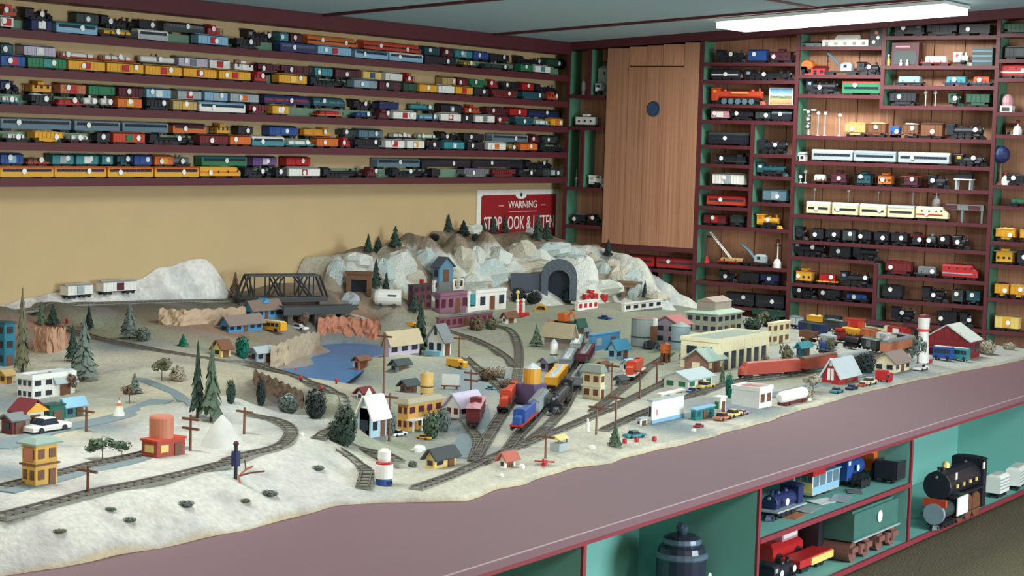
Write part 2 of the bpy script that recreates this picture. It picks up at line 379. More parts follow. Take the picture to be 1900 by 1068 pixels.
        for k in range(3): obj('porthole', cached(('porthole',), lambda: MB().cyl((0,0,0), (0,-.0012,0), .006, None, 10)), M_GLASS, body, (-a*.6+k*a*.45, -w-.0002, h-.026))
        obj('fuel_tank', UNIT, M_WHEEL, t, (0, 0, z0-.004), 0, (L*.26, W*.8, .014))
    elif kind == 'hood':
        trucks(t, L, 1.1)
        bx('walkway', t, -a, a, -w, w, z0, z0+.007, C2 or C1)
        obj('long_hood', cached(('hood', L, h, w), lambda: MB().bbox(-a+.012, a*.42, -w*.62, w*.62, z0+.007, h-.010, .004)), C1, t)
        body = obj('cab', cached(('hcab', L, h, w), lambda: MB().box(a*.42, a*.42+.04, -w, w, z0+.007, h-.007).arch(a*.42-.002, a*.42+.042, -w, w, h-.007, h)), C1, t)
        obj('short_hood', cached(('shood', L, h, w), lambda: MB().bbox(a*.42+.04, a-.008, -w*.62, w*.62, z0+.007, h-.022, .004)), C1, t)
        bx('window', body, a*.42+.008, a*.42+.032, -w-.001, -w+.001, h-.026, h-.012, M_GLASS)
        obj('handrail', cached(('hrail', L, h, w), lambda: MB().box(-a+.004, a*.40, -w, -w+.0015, z0+.024, z0+.0255).box(-a+.004, -a+.006, -w, -w+.0015, z0, z0+.025).box(-a*.3, -a*.3+.002, -w, -w+.0015, z0, z0+.025)), C2 or M_WHEEL, t)
        obj('fan', cached(('fan',), lambda: MB().cyl((0,0,0), (0,0,.004), .012, None, 10)), M_WHEEL, t, (-a*.45, 0, h-.010))
    elif kind == 'steam':
        R = min(w*.86, (h-.024)*.36); zc = h-.012-R-.008
        obj('boiler', cached(('boiler', L, h, w), lambda: MB().lathe([(R*.5, a-.028), (R*.96, a-.030), (R, a-.034), (R, a-.07), (R*.94, a-.071), (R*.98, -a+.05)], 14, 0, (0,0,zc), 'x')), C1, t)
        body = obj('cab', cached(('scab', L, h, w), lambda: MB().box(-a+.008, -a+.052, -w, w, .026, h-.010).arch(-a+.002, -a+.058, -w-.003, w+.003, h-.010, h)), C1, t)
        bx('cab_window', body, -a+.020, -a+.042, -w-.001, -w+.001, h-.032, h-.016, C2 or M_GLASS)
        obj('smokestack', cached(('stack', h), lambda: MB().lathe([(.007, 0), (.006, .010), (.009, .020)], 10)), C1, t, (a-.048, 0, zc+R-.004))
        obj('dome', cached(('dome', h), lambda: MB().sph((0,0,0), .012, 10, 6, 0, (1, 1, .95))), C1, t, (a-.095, 0, zc+R-.001))
        if L > .2: obj('dome', CACHE[('dome', h)], C1, t, (-a+.09, 0, zc+R-.001))
        obj('headlight', cached(('lamp',), lambda: MB().cyl((0,0,0), (.012,0,0), .006, None, 10)), cm('sil'), t, (a-.036, 0, zc+R*.6))
        def gear():
            b = MB(); b.box(-a+.01, a-.03, -.016, .016, .018, .030)
            nd = 4 if L > .24 else 3; rr = .020 if h > .07 else .016
            x0 = -a+.055; st = rr*2.15
            for k in range(nd):
                x = x0+k*st
                if x > a-.07: break
                for y in (-.022, .016): b.cyl((x, y, rr), (x, y+.006, rr), rr, None, 14)
                b.box(x-.002, x+st*.5, -.0255, -.0225, rr-.004, rr-.001)
            for x in (a-.055, a-.032): 
                for y in (-.020, .015): b.cyl((x, y, .010), (x, y+.005, .010), .010, None, 10)
            b.cyl((a-.068, -.026, .026), (a-.038, -.026, .026), .010, None, 10); b.cyl((a-.068, .026, .026), (a-.038, .026, .026), .010, None, 10)
            b.box(-a+.02, a-.04, -w, w, .0335, .036)
            return b
        obj('running_gear', cached(('gear', L, h, w), gear), M_WHEEL, t)
        obj('pilot', cached(('pilot', L), lambda: MB().add([(a-.03,-.024,.004),(a-.03,.024,.004),(a,0,.004),(a-.03,-.02,.024),(a-.03,.02,.024),(a-.012,0,.024)], [(0,2,1),(3,4,5),(0,3,5,2),(1,2,5,4),(0,1,4,3)])), C1, t)
    elif kind == 'tend':
        trucks(t, L)
        body = obj('body', cached(('tbody', L, h, w), lambda: MB().box(-a+.003, a-.003, -w, w, z0, h-.016).box(-a+.003, a-.003, -w, -w+.002, h-.016, h-.008).box(-a+.003, a-.003, w-.002, w, h-.016, h-.008)), C1, t)
        obj('coal', cached(('tcoal', L, h, w), lambda: lumps(a-.008, w-.006, h-.018, .016)), mat((24,24,28), .8, .3, 120, .5), t)
    if tags:
        for k in range(tags):
            sticker(body, rnd(-.28, .28)*L if tags == 1 else (-.25+.5*k/(max(1, tags-1)))*L*.9, -w-.0045, z0+(h-z0)*rnd(.34, .6), .0135)
def lumps(a, w, z, hh):
    b = MB(); r = random.Random(int(a*1000)+int(w*1000)); n = 9; m = 4
    vs = [(-a+2*a*i/n, -w+2*w*j/m, z if i in (0, n) or j in (0, m) else z+hh*r.uniform(.45, 1)) for i in range(n+1) for j in range(m+1)]
    fs = [(i*(m+1)+j, (i+1)*(m+1)+j, (i+1)*(m+1)+j+1, i*(m+1)+j+1) for i in range(n) for j in range(m)]
    return b.add(vs, fs)
KN = dict(box=('boxcar', 'train car'), hop=('hopper car', 'train car'), flat=('flatcar', 'train car'), tank=('tank car', 'train car'), cab=('caboose', 'train car'),
          dies=('streamlined_diesel', 'locomotive'), hood=('hood_diesel', 'locomotive'), steam=('steam_locomotive', 'locomotive'), tend=('coal_tender', 'train car'))
KN['pass'] = ('passenger_car', 'train car')

# rows as seen in the photograph: "u0-u1 kind colour[/second colour]"
ROWS = {
(0,'rear'): "0-35 cab ored/wht;44-108 steam blk;140-185 box dgr;186-256 steam blk;258-293 tend blk;303-381 pass dgr/blk;381-413 cab red;458-516 steam blk;517-537 box tea;538-564 box mar;570-668 dies ora/blk;675-785 dies ored/blk;787-817 box dtl;818-843 cab dred;844-877 box tea/lgr;878-908 box blu;909-945 tend blk;961-1012 steam blk;1014-1050 box dgn",
(0,'front'): "0-27 box wht/red;56-99 box nvy/wht;104-182 pass lbl/tea;185-254 flat blk/yel;256-313 pass lgr/wht;366-425 box lbl/red;438-484 hop blk;520-587 pass nvy/blu;589-653 box lbl/red;658-721 pass lbl/sbl;722-786 pass lbl/wht;788-848 tend blk;858-887 flat dgr/yel;893-955 flat blk/dgr;965-990 box grn;992-1022 box wht/tea",
(1,'rear'): "0-27 box dtl;42-106 box lav/wht;108-185 flat red/wht;187-253 flat ored/wht;263-329 tank wht/blk;330-387 box lav/gry;388-428 box wht/red;431-475 cab wht/red;477-520 hop mar;521-581 hop mar;584-618 box tea;621-672 box mar;673-709 box lye/blu;714-748 box wht;749-771 cab red;820-847 box tan;848-869 box dred;870-904 hop grn/tea;906-927 cab red;929-966 hop blk;968-991 box red;993-1038 steam blk",
(1,'front'): "0-49 box blu/red;50-125 box grn/tea;126-196 box yel/red;197-268 box yel/red;269-338 box yel/red;339-404 box yel/red;405-467 box yel/red;468-499 cab red;516-571 box yel/lye;575-650 steam blk;656-701 box sil/lbl;704-745 box mar/blk;747-775 box dgn;778-811 box yel;813-844 box wht;845-878 box yel/red;880-907 tend blk;911-961 hop dred;968-1011 hop dtl;1014-1038 cab ored",
(2,'rear'): "0-44 steam nvy;54-101 cab yel/ora;111-161 box cop/red;163-215 box grn;219-266 box mar;270-319 box lbl/wht;329-375 box lgr/red;379-423 box lbl/lgr;426-481 box lgr/ora;490-580 dies nvy/red;582-645 dies dtl/tea;655-702 steam blk;704-741 tend nvy;764-809 tank tea/lgr;818-859 box blk/sbl;860-893 cab ored;901-944 hop mar;945-979 box red;981-1043 pass nvy/blk",
(2,'front'): "0-40 flat tea/wht;56-101 hop blk/wht;104-157 flat red/red;158-187 tank wht;189-214 tank wht;217-265 box ora/yel;270-317 hop blk;320-367 box tan/yel;369-457 pass wht/lbl;460-499 hop dred;505-537 box yel/wht;589-638 flat ora/red;658-698 flat blk/blu;700-727 cab dred;729-773 box wht/red;774-816 flat blu/lbl;817-856 box wht/red;858-879 tend blk;881-919 box wht/gry;921-944 hop dred;955-990 hop dtl/gry;992-1021 flat lbl/wht;1022-1045 box yel/ora",
(3,'rear'): "0-134 pass sbl/sil;138-224 pass sbl/sil;226-314 pass sbl/sil;320-383 pass ora/mar;398-430 cab yel/brn;441-471 tend blk;499-553 box blu;564-616 hood yel/ora;635-662 hop dgr;665-711 box sbl;726-770 flat blk/wht;771-816 flat grn/wht;817-859 steam blk;860-900 tend blk/tea;913-980 pass sbl/lgr;982-1004 cab dred;1005-1038 hop dgr",
(3,'front'): "10-53 flat blk/wht;62-119 hop yel/tan;128-171 flat mar/wht;179-206 tend blk;209-270 box ored/grn;276-366 steam blk;369-425 box dred;426-467 box ora;468-528 pass tea/wht;530-586 flat tea/wht;587-629 box ora;630-654 cab red;658-708 hop blk;714-752 box wht/red;754-789 box wht/yel;791-820 hop blk/brn;823-863 box tea/lbl;867-900 tend blk;904-940 box wht/ora;942-962 flat dgr/yel;965-998 box ora;1002-1050 steam blk",
(4,'rear'): "0-45 box blu/lbl;49-92 flat ored/brn;96-138 box tea/lgr;140-184 box tea/wht;187-212 box tea;216-246 hop dtl;248-283 box blu;286-323 box ora/yel;324-357 tank gry/tea;374-459 pass grn/tea;468-515 box pur/lav;530-577 box red;699-780 pass sbl/sil;782-874 pass blk/dgr;876-971 pass blk/dgr;975-1028 steam blk",
(4,'front'): "0-100 pass yel/ora;101-198 pass yel/ora;199-286 pass yel/ora;287-370 pass yel/ora;371-451 dies yel/ora;453-509 steam blk;512-533 tend blk;535-595 box wht/red;599-676 steam blk;678-703 cab dred;727-798 steam blk;801-818 tend blk;860-908 hop gry/pur;913-957 hop dred/blk;962-1004 steam blk;1007-1044 box dgr/lgr",
}
def put_row(items, place, where, group):
    for k, it in enumerate(items.split(';')):
        uu, kind, cols = it.split(' '); u0, u1 = map(float, uu.split('-')); c, _, c2 = cols.partition('/')
        loc, L, rz, H = place(u0, u1, kind)
        nm, cat = KN[kind]; desc = NAMES[c] + (' and ' + NAMES[c2] if c2 and c2 != c else '') + ' ' + nm.replace('_', ' ')
        lb = '%s, %s, %s from left' % (desc, where, ORD[k+1])
        if len(lb.split()) > 16: lb = '%s %s, %s, %s from left' % (NAMES[c], nm.replace('_', ' '), where, ORD[k+1])
        t = thing(nm, lb, cat, loc, rz, group)
        car(t, kind, L, c, c2 or None, H, .05, 2 if L > .42 and kind != 'pass' else (1 if random.random() < .85 else 0))
for (i, row), items in ROWS.items():
    z = SHZ[i] + (.085 if row == 'rear' else .03); yc = -.004 if row == 'rear' else -.073
    def place(u0, u1, kind, z=z, yc=yc, row=row, i=i):
        v = 200
        # find v so that the point is at height z on plane y
        for _ in range(3):
            p0 = on_y(u0, v, yc-.026); v += (p0[2]-(z+.03))/ (mpp(p0))*1.0
        p0 = on_y(u0, v, yc-.026); p1 = on_y(u1, v, yc-.026); L = p1[0]-p0[0]-.004
        H = {'rear': .066, 'front': .066}[row]
        if kind in ('flat',): H *= .82
        if kind == 'pass': H *= .98
        return ((p0[0]+p1[0])/2, yc, z), L, 0, H
    nm = SHN[i] if i in (0, 4) else SHN[i]+'-from-top'
    put_row(items, place, '%s row of %s tan-wall shelf' % (row, nm), 'model trains on the tan wall shelves')
# ================================================================== RIGHT WALL RACKS
FX = -.12                      # front plane of the racks
def divider(t, y, z0, z1, th=.022):
    d = bx('divider', t, FX+.010, .03, y-th/2, y+th/2, z0, z1, M_GRN)
    e = bx('edge_strip', t, FX-.002, FX+.012, y-th/2-.001, y+th/2+.001, z0, z1, M_MAR)
def rshelf(t, ya, yb, z, th=.022):
    bx('shelf_board', t, FX+.010, .03, min(ya, yb)+.011, max(ya, yb)-.011, z, z+th-.004, M_MAR)
    bx('edge_strip', t, FX-.001, FX+.011, min(ya, yb)+.011, max(ya, yb)-.011, z-.001, z+th-.001, M_MAR)
YD = [-.1115, -.41, -1.1093, -1.7736, -3.0325, -3.95]
top = lambda y: 2.2435-.0605*y-.004
R0 = thing('display_rack', 'narrow green and maroon corner rack beside the cedar hatch', 'shelf rack', (0, 0, 0), 0, 'right wall racks')
divider(R0, YD[0], .0, top(YD[0]))
for y, a, b in ((-.275, 1.955, top(-.275)), (-.237, 1.346, 1.725)): divider(R0, y, a, b)
for z in (1.935, 1.725, 1.325, 1.074): rshelf(R0, YD[0], YD[1], z)
divider(R0, YD[1]+.002, .0, .96)
R1 = thing('display_rack', 'tall maroon rack with green dividers just right of the cedar hatch', 'shelf rack', (0, 0, 0), 0, 'right wall racks')
divider(R1, YD[2], .0, top(YD[2])); divider(R1, -1.485, 1.14, 1.79)
for z in (2.150, 2.040, 1.889, 1.788, 1.118, .875, .763, .614): rshelf(R1, YD[2], YD[3], z)
for z in (1.629, 1.51, 1.37, 1.241): rshelf(R1, YD[2], -1.485, z)
for z in (1.583, 1.446, 1.281): rshelf(R1, -1.485, YD[3], z)
rshelf(R1, YD[1], YD[2], .817); rshelf(R1, YD[1], YD[2], .955, .03)
for y in (-.62, -.86): divider(R1, y, .45, .817)
rshelf(R1, YD[1], YD[2], .64)
R2 = thing('display_rack', 'widest maroon rack with long shelves in the middle of the right wall', 'shelf rack', (0, 0, 0), 0, 'right wall racks')
divider(R2, YD[3], .0, top(YD[3])); divider(R2, -2.333, 1.895, top(-2.333)); divider(R2, -2.344, .52, .965)
for z in (2.248, 2.076, 1.957): rshelf(R2, YD[3], -2.333, z)
for z in (2.308, 2.133, 2.015, 1.895): rshelf(R2, -2.322, YD[4], z)
for z in (1.705, 1.548, 1.410, 1.218, 1.058): rshelf(R2, YD[3], YD[4], z)
for z in (.958, .792, .696): rshelf(R2, YD[3], -2.344, z)
for z in (.880, .735, .600): rshelf(R2, -2.344, YD[4], z)
R3 = thing('display_rack', 'rack at the far right edge with yellow cars on its lower shelves', 'shelf rack', (0, 0, 0), 0, 'right wall racks')
divider(R3, YD[4], .0, top(YD[4])); divider(R3, YD[5], .0, top(YD[5]))
for z in (2.318, 2.171, 2.063, 1.868, 1.738, 1.447, 1.326, 1.120, .986, .789, .60): rshelf(R3, YD[4], YD[5], z)

# cedar hatch with its round port
H = thing('cedar_hatch', 'large plain cedar board hatch with a round dark port in the right wall', 'hatch', (FX, 0, 0))
yb = [-.413, -.575, -.705, -.825, -.985, -1.096]
for k in range(5):
    if k in (0, 4): bx('board', H, 0, .022, yb[k+1]+.0025, yb[k], .985, top(yb[k])-.002, M_WOOD)
    else:
        bx('board', H, .004, .022, yb[k+1]+.002, yb[k]-.001, 2.150, top(yb[k])-.002, M_WOOD)
        bx('board', H, 0, .022, yb[k+1]+.0015, yb[k]-.0005, .985, 2.143, M_WOOD)
bx('backing', H, .024, .040, yb[-1], yb[0], .985, 2.27, mat((70,44,34), .9))
pc = on_x(1213, 202, FX)
pt('port_ring', MB().lathe([(.047, 0), (.050, -.003), (.040, -.007), (.038, .002)], 20, 0, (0,0,0), 'x'), mat((60,70,84), .4), H, (0, pc[1], pc[2]), 0, True)
pt('port_glass', MB().cyl((-.004,0,0), (.0,0,0), .040, None, 20), mat((48,78,112), .2, .3, 30), H, (0, pc[1]+.000, pc[2]))

# items on the racks: (rack words, shelf z, head room, "u0-u1 kind colour")
RITEMS = [
('R1 top', 2.150, .10, "1326-1386 steam blk;1387-1422 box blu;1424-1472 cab mar/blk"),
('R1 second', 2.040, .085, "1318-1378 dies blk/wht;1380-1472 steam blk/sil"),
('R1 fourth', 1.788, .08, "1318-1353 box pnk/wht;1354-1398 hop blk;1400-1430 box dgr;1431-1469 pass blk/sil"),
('R1 upper-left', 1.629, .10, "1313-1390 pass blk/dgr"), ('R1 second-left', 1.51, .09, "1323-1385 hood blk/dgr"),
('R1 third-left', 1.37, .10, "1320-1382 box wht/lgr"), ('R1 fourth-left', 1.241, .09, "1310-1384 pass ored/red"), ('R1 bottom-left', 1.118, .09, "1304-1347 box dred/red;1354-1381 hop dgr/sbl"),
('R1 upper-right', 1.583, .11, "1404-1464 steam blk"), ('R1 second-right', 1.446, .10, "1401-1462 steam dtl/wht"), ('R1 third-right', 1.281, .10, "1413-1461 box sbl/sil"),
('R1 lower-right', 1.118, .12, "1401-1451 steam yel/ora"),
('R1 lowest-but-one', .763, .09, "1331-1370 steam blk;1371-1408 tend blk;1409-1446 hop nvy"), ('R1 lowest', .614, .12, "1345-1400 pass blk/blk;1401-1455 pass blk/blk"),
('R2 third', 1.957, .11, "1492-1558 steam blk/sil;1562-1634 pass grn/red"),
('R2 top-right', 2.308, .09, "1655-1716 hood blk;1718-1776 hop blk/nvy;1778-1838 tend blk"),
('R2 second-right', 2.133, .10, "1708-1762 flat red/wht;1766-1804 steam wht/red"), ('R2 third-right', 2.015, .10, "1658-1713 flat blk/lbl;1748-1798 flat nvy/tea;1800-1840 flat dgr/ored"),
('R2 fourth-right', 1.895, .10, "1649-1700 hop blk/tea;1756-1788 steam dgn;1790-1838 hop dgn/blk"),
('R2 first-long', 1.705, .12, "1566-1606 hop tan/yel;1608-1644 hop brn/lye;1646-1672 flat brn/blu;1674-1704 hop brn/wht;1706-1750 box brn;1753-1830 steam blk"),
('R2 second-long', 1.548, .09, "1505-1582 pass lgr/wht;1583-1663 pass lgr/sil;1665-1762 pass lgr/wht;1768-1832 steam blk/yel"),
('R2 third-long', 1.410, .10, "1507-1532 flat brn/wht;1536-1575 cab mar/brn;1584-1620 cab dtl/blk;1623-1660 cab ora/brn;1671-1708 cab mar/ora;1719-1762 steam blk"),
('R2 fourth-long', 1.218, .10, "1494-1541 pass crm/wht;1543-1592 pass crm/wht;1594-1644 pass crm/wht;1646-1696 pass crm/lgr;1698-1758 dies crm/red"),
('R2 fifth-long', 1.058, .10, "1473-1500 steam blk;1502-1528 tend blk;1530-1560 hop blk/brn;1562-1588 box dgr;1590-1617 hop blk;1620-1650 hop blk;1652-1684 hop blk;1687-1713 cab blk/red;1715-1738 tank dgr/lgr;1740-1763 hop blk;1765-1800 steam blk"),
('R2 lower-left', .958, .12, "1470-1534 steam blk/sil;1538-1578 tend blk;1580-1632 steam blk"), ('R2 second-lower-left', .792, .11, "1471-1511 cab yel/red;1513-1554 flat yel/red;1556-1620 steam blk/sil"),
('R2 third-lower-left', .696, .09, "1468-1515 steam blk;1516-1560 hop blk;1562-1615 flat blk/blu"),
('R2 lower-right', .880, .11, "1641-1692 hop dred/red;1695-1742 flat dgr/gry;1746-1815 dies red/sil"), ('R2 second-lower-right', .735, .11, "1635-1675 tend blk;1708-1760 steam blk;1764-1788 tend dgr;1791-1820 hop dtl"),
('R2 third-lower-right', .600, .11, "1651-1701 steam blk;1736-1776 hop blk;1778-1806 steam blk"),
('R3 top', 2.318, .08, "1858-1925 hop dgn/grn"), ('R3 second', 2.171, .09, "1862-1925 box blk/dgr"), ('R3 third', 2.063, .10, "1855-1925 dies red/wht"),
('R3 fifth', 1.447, .08, "1866-1930 hop blk/dgr"), ('R3 sixth', 1.326, .08, "1868-1925 flat blk/grn"), ('R3 seventh', 1.120, .10, "1846-1884 hop yel/lye;1890-1930 hop yel"), ('R3 eighth', .986, .11, "1841-1884 cab yel/wht;1886-1925 tend blk"),
('R3 ninth', .789, .11, "1844-1872 hop yel/blk;1873-1905 hop yel/tan"), ('R3 lowest', .60, .12, "1843-1892 box lye/yel"),
('hatch', .817, .10, "1141-1214 pass red/dred;1216-1289 pass red/dred"), ('R0 lowest', 1.074, .09, "1058-1086 hop blk/sbl;1088-1117 steam blk/ored"), ('R0 third', 1.325, .10, "1090-1122 steam wht/lgr"), ('R0 second', 1.725, .10, "1063-1107 cab wht/gry"), ('R0 top', 1.935, .10, "1101-1127 steam lgr/blk"),
]
RW = dict(R0='corner rack', R1='hatch-side rack', R2='wide rack', R3='far-right rack', hatch='shelf under cedar hatch')
for words, z, room, items in RITEMS:
    rk, _, pos = words.partition(' ')
    where = ('on the ' + RW[rk]) if not pos else '%s shelf of %s' % (pos, RW[rk])
    def place(u0, u1, kind, z=z, room=room):
        v = 300
        for _ in range(3):
            p = on_x(u0, v, FX+.03); v += (p[2]-(z+.04))/mpp(p)
        p0 = on_x(u0, v, FX+.03); p1 = on_x(u1, v, FX+.03); L = p0[1]-p1[1]-.004
        Hh = min(room*.86, .094) if kind not in ('flat',) else min(room*.7, .08)
        return (FX+.055, (p0[1]+p1[1])/2, z+.018), L, -math.pi/2, Hh
    put_row(items, place, where, 'model trains on the right wall racks')

# ------------------------------------------------------------------ odd items on the racks
def on_rack(u, z, dx=.05):
    v = 300
    for _ in range(4):
        p = on_x(u, v, FX+dx); v += (p[2]-(z+.03))/mpp(p)
    return (FX+dx, float(p[1]), z+.018)
G2 = 'accessories on the right wall racks'
RZ = -math.pi/2
def lamp_post(u, z, h, label, head='wht', pole='lgr', bells=0):
    t = thing('lamp_post', label, 'lamp post', on_rack(u, z), RZ, G2)
    pt('base', MB().lathe([(.014, 0), (.012, .006), (.006, .010)], 10), cm(pole), t)
    pt('post', MB().cyl((0,0,.008), (0,0,h-.018), .004, .003, 8), cm(pole), t)
    pt('globe', MB().sph((0,0,h-.010), .012, 10, 6), cm(head), t)
    return t
for k, (u, h) in enumerate(((1517, .15), (1530, .15), (1557, .14))):
    lamp_post(u, 1.705, h, 'white globe lamp post beside the signal on first long shelf, %s from left' % ORD[k+1])
for k, u in enumerate((1510, 1573, 1628, 1692)):
    t = thing('lamp_post', 'tall thin globe lamp standing behind the cream streamliner, %s from left' % ORD[k+1], 'lamp post', on_rack(u, 1.218, .12), RZ, G2)
    pt('post', MB().cyl((0,0,0), (0,0,.15), .003, None, 8).lathe([(.01,0),(.008,.006)], 8), cm('lgr'), t)
    pt('globe', MB().sph((0,0,.157), .009, 10, 6), cm('wht' if k < 2 else 'lgr'), t)
lamp_post(1494, 1.410, .085, 'small white lamp at left end of third long shelf')
lamp_post(1485, 1.410, .05, 'shortest white lamp at left end of third long shelf')
lamp_post(1628, .52, .06, 'small white bird-like lamp at foot of lower green divider')
def signal(u, z, h, label, n=2, pole='wht'):
    t = thing('track_signal', label, 'signal', on_rack(u, z), RZ, G2)
    bx('base', t, -.018, .018, -.014, .014, 0, .008, cm('blk'))
    pt('mast', MB().cyl((0,0,.008), (0,0,h), .005, None, 8), cm(pole), t)
    for k in range(n):
        hd = bx('signal_head', t, -.014, .014, -.014, .0, h-.012-.045*k-.020, h-.012-.045*k+.012, cm('dgr'))
        pt('lens', MB().cyl((0,-.0145,h-.016-.045*k), (0,-.018,h-.016-.045*k), .010, None, 12), cm('wht'), t)
    return t
t = signal(1500, 1.705, .165, 'white two-light track signal with crossbar on first long shelf', 3)
bx('crossbar', t, -.04, .045, -.004, .004, .155, .165, cm('lgr'))
def bell(u, z, label, h=.11, rack_dx=.05):
    t = thing('crossing_bell', label, 'crossing signal', on_rack(u, z, rack_dx), RZ, G2)
    pt('bell_base', MB().lathe([(.026, 0), (.026, .030), (.018, .050), (.008, .058)], 12), cm('wht'), t, smooth=False)
    pt('mast', MB().cyl((0,0,.055), (0,0,h), .004, None, 8), cm('wht'), t)
    pt('lamp_head', MB().sph((0,0,h+.008), .013, 10, 6), cm('dred'), t)
    bx('crossarm', t, -.022, .022, -.003, .003, h-.020, h-.012, cm('blk'))
bell(1442, .875, 'white bell-based crossing signal at right end of the tall bay', .16)
bell(1737, 1.300, 'white bell lamp with red top above the cream streamliner', .09, .12)
bell(1888, 1.738, 'white hanging bell signal on far-right rack, upper one', .07); bell(1866, 1.447, 'white bell signal on far-right rack, lower one', .06)
# tall bay: ladder crane, red flatcar, grey crane
t = thing('ladder_crane', 'white lattice ladder crane leaning over a red and yellow car', 'crane car', on_rack(1358, .875), RZ, G2)
car(t, 'flat', .20, 'red', 'tan', .055, .05, 0)
lb = MB()
A0, A1 = Vector((-.005, -.01, .045)), Vector((-.155, -.01, .20))
for dy in (-.012, .012): lb.cyl(A0+Vector((0,dy,0)), A1+Vector((0,dy,0)), .003, None, 6)
for k in range(11):
    p = A0.lerp(A1, k/10); lb.cyl(p+Vector((0,-.012,0)), p+Vector((0,.012,0)), .0035, None, 6)
pt('ladder', lb, cm('wht'), t)
t = thing('crane_car', 'grey derrick crane on black car in the tall bay', 'crane car', on_rack(1402, .875), RZ, G2)
def crane(t, L=.22, boom='sbl', cabc='lgr'):
    trucks(t, L); bx('deck', t, -L/2, L/2, -.025, .025, .018, .026, M_WHEEL)
    pt('crane_cab', MB().bbox(.0, .07, -.024, .024, .030, .080, .012), cm(cabc), t)
    bx('cab_window', t, .02, .04, -.0255, -.024, .048, .066, M_GLASS)
    pt('turntable', MB().cyl((.035,0,.026), (.035,0,.031), .022, None, 12), M_WHEEL, t)
    b = MB()
    for dy in (-.010, .010): b.tube([(.0, dy, .045), (-.05, dy, .10), (-.095, dy, .135)], .006)
    for k in range(4): b.cyl((-.012*k-.01, -.01, .055+.013*k), (-.012*k-.01, .01, .055+.013*k), .003, None, 6)
    pt('boom', b, cm(boom), t)
    pt('hook', MB().cyl((-.094,0,.134), (-.094,0,.09), .0015, None, 6).sph((-.094,0,.088), .006, 8, 5), M_WHEEL, t)
crane(t)
t = thing('crane_car', 'grey derrick crane on black car beside the orange building', 'crane car', on_rack(1562, 2.076), RZ, G2); crane(t)
t = thing('semaphore', 'red semaphore post at the left end of the tall bay', 'signal', on_rack(1311, .875), RZ, G2)
pt('base', MB().lathe([(.02,0),(.012,.03),(.006,.05)], 8), cm('red'), t); pt('mast', MB().cyl((0,0,.04),(0,0,.18), .005, None, 8), cm('dred'), t); bx('arm', t, -.004, .03, -.004, .002, .165, .177, cm('blk'))
# picture card and orange engine
t = thing('orange_engine', 'large orange-red model steam engine with blue wheels beside a picture card', 'locomotive', on_rack(1371, 1.889), RZ, G2)
L = on_x(1321, 185, FX+.03)[1]-on_x(1421, 185, FX+.03)[1]
car(t, 'steam', L, 'ored', 'yel', .108, .056, 0)
wm = MB().lathe([(.020, 0), (.020, -.004), (.006, -.006)], 14)
for k in range(5): pt('spoked_wheel', MB().cyl((0,0,0), (0,-.005,0), .019, None, 14), cm('sbl'), t, (-L/2+.10+k*.048, -.030, .021))
bx('lettering_band', t, -L*.12, L*.2, -.0295, -.026, .070, .078, cm('lye'))
t = thing('picture_card', 'small white-framed landscape picture card standing beside the orange engine', 'picture', on_rack(1449, 1.889, .06), RZ, G2)
bx('frame', t, -.082, .082, -.003, .003, 0, .112, cm('wht'))
def picmat():
    m = bpy.data.materials.new('landscape_print'); m.use_nodes = True; nt = m.node_tree; b = nt.nodes['Principled BSDF']
    tc = nt.nodes.new('ShaderNodeTexCoord'); sp = nt.nodes.new('ShaderNodeSeparateXYZ'); n = nt.nodes.new('ShaderNodeTexNoise'); n.inputs['Scale'].default_value = 9
    ad = nt.nodes.new('ShaderNodeMath'); ad.operation = 'MULTIPLY_ADD'; ad.inputs[1].default_value = .45
    cr = nt.nodes.new('ShaderNodeValToRGB'); e = cr.color_ramp.elements
    e[0].position = .0; e[0].color = lin((190,150,90)); e[1].position = 1; e[1].color = lin((90,160,215))
    for p, c in ((.35, (225,195,150)), (.5, (80,130,90)), (.62, (235,235,225)), (.75, (150,195,225))):
        x = e.new(p); x.color = lin(c)
    nt.links.new(tc.outputs['Generated'], sp.inputs[0]); nt.links.new(tc.outputs['Generated'], n.inputs['Vector'])
    nt.links.new(n.outputs['Fac'], ad.inputs[0]); nt.links.new(sp.outputs['Z'], ad.inputs[2])
    s = nt.nodes.new('ShaderNodeMath'); s.operation = 'SUBTRACT'; s.inputs[1].default_value = .2
    nt.links.new(ad.outputs[0], s.inputs[0]); nt.links.new(s.outputs[0], cr.inputs[0]); nt.links.new(cr.outputs[0], b.inputs['Base Color']); return m
pt('print', MB().box(-.074, .074, -.0045, -.003, .008, .104), picmat(), t)
# small buildings and boxes on the racks
def mini_house(u, z, label, wl, wd, h, rh, c, rc, name='toy_house', rack_dx=.06):
    t = thing(name, label, 'toy building', on_rack(u, z, rack_dx), RZ, G2)
    bx('walls', t, -wl/2, wl/2, -wd/2, wd/2, 0, h, cm(c))
    if rh: pt('roof', MB().gable(-wl/2-.006, wl/2+.006, -wd/2-.006, wd/2+.006, h, h+rh), cm(rc), t)
    n = max(2, int(wl/.05))
    for k in range(n):
        x = -wl/2+wl*(k+.5)/n; bx('window' if k else 'door', t, x-.010, x+.010, -wd/2-.0015, -wd/2, (.3*h if k else .0), .72*h, M_GLASS)
    return t
t = mini_house(1572, 2.248, 'white toy station with low pediment on top shelf of wide rack', .30, .07, .045, .0, 'wht', 'wht', 'toy_station')
pt('pediment', MB().gable(-.07, .08, -.036, .036, .045, .075), cm('wht'), t)
mini_house(1506, 2.248, 'low grey toy platform left of the white toy station', .15, .05, .025, .012, 'gry', 'dgr', 'toy_platform')
t = thing('signal_box', 'black upright signal box with round white lights on top shelf', 'signal', on_rack(1629, 2.248), RZ, G2)
bx('case', t, -.040, .040, -.03, .03, 0, .125, cm('blk'))
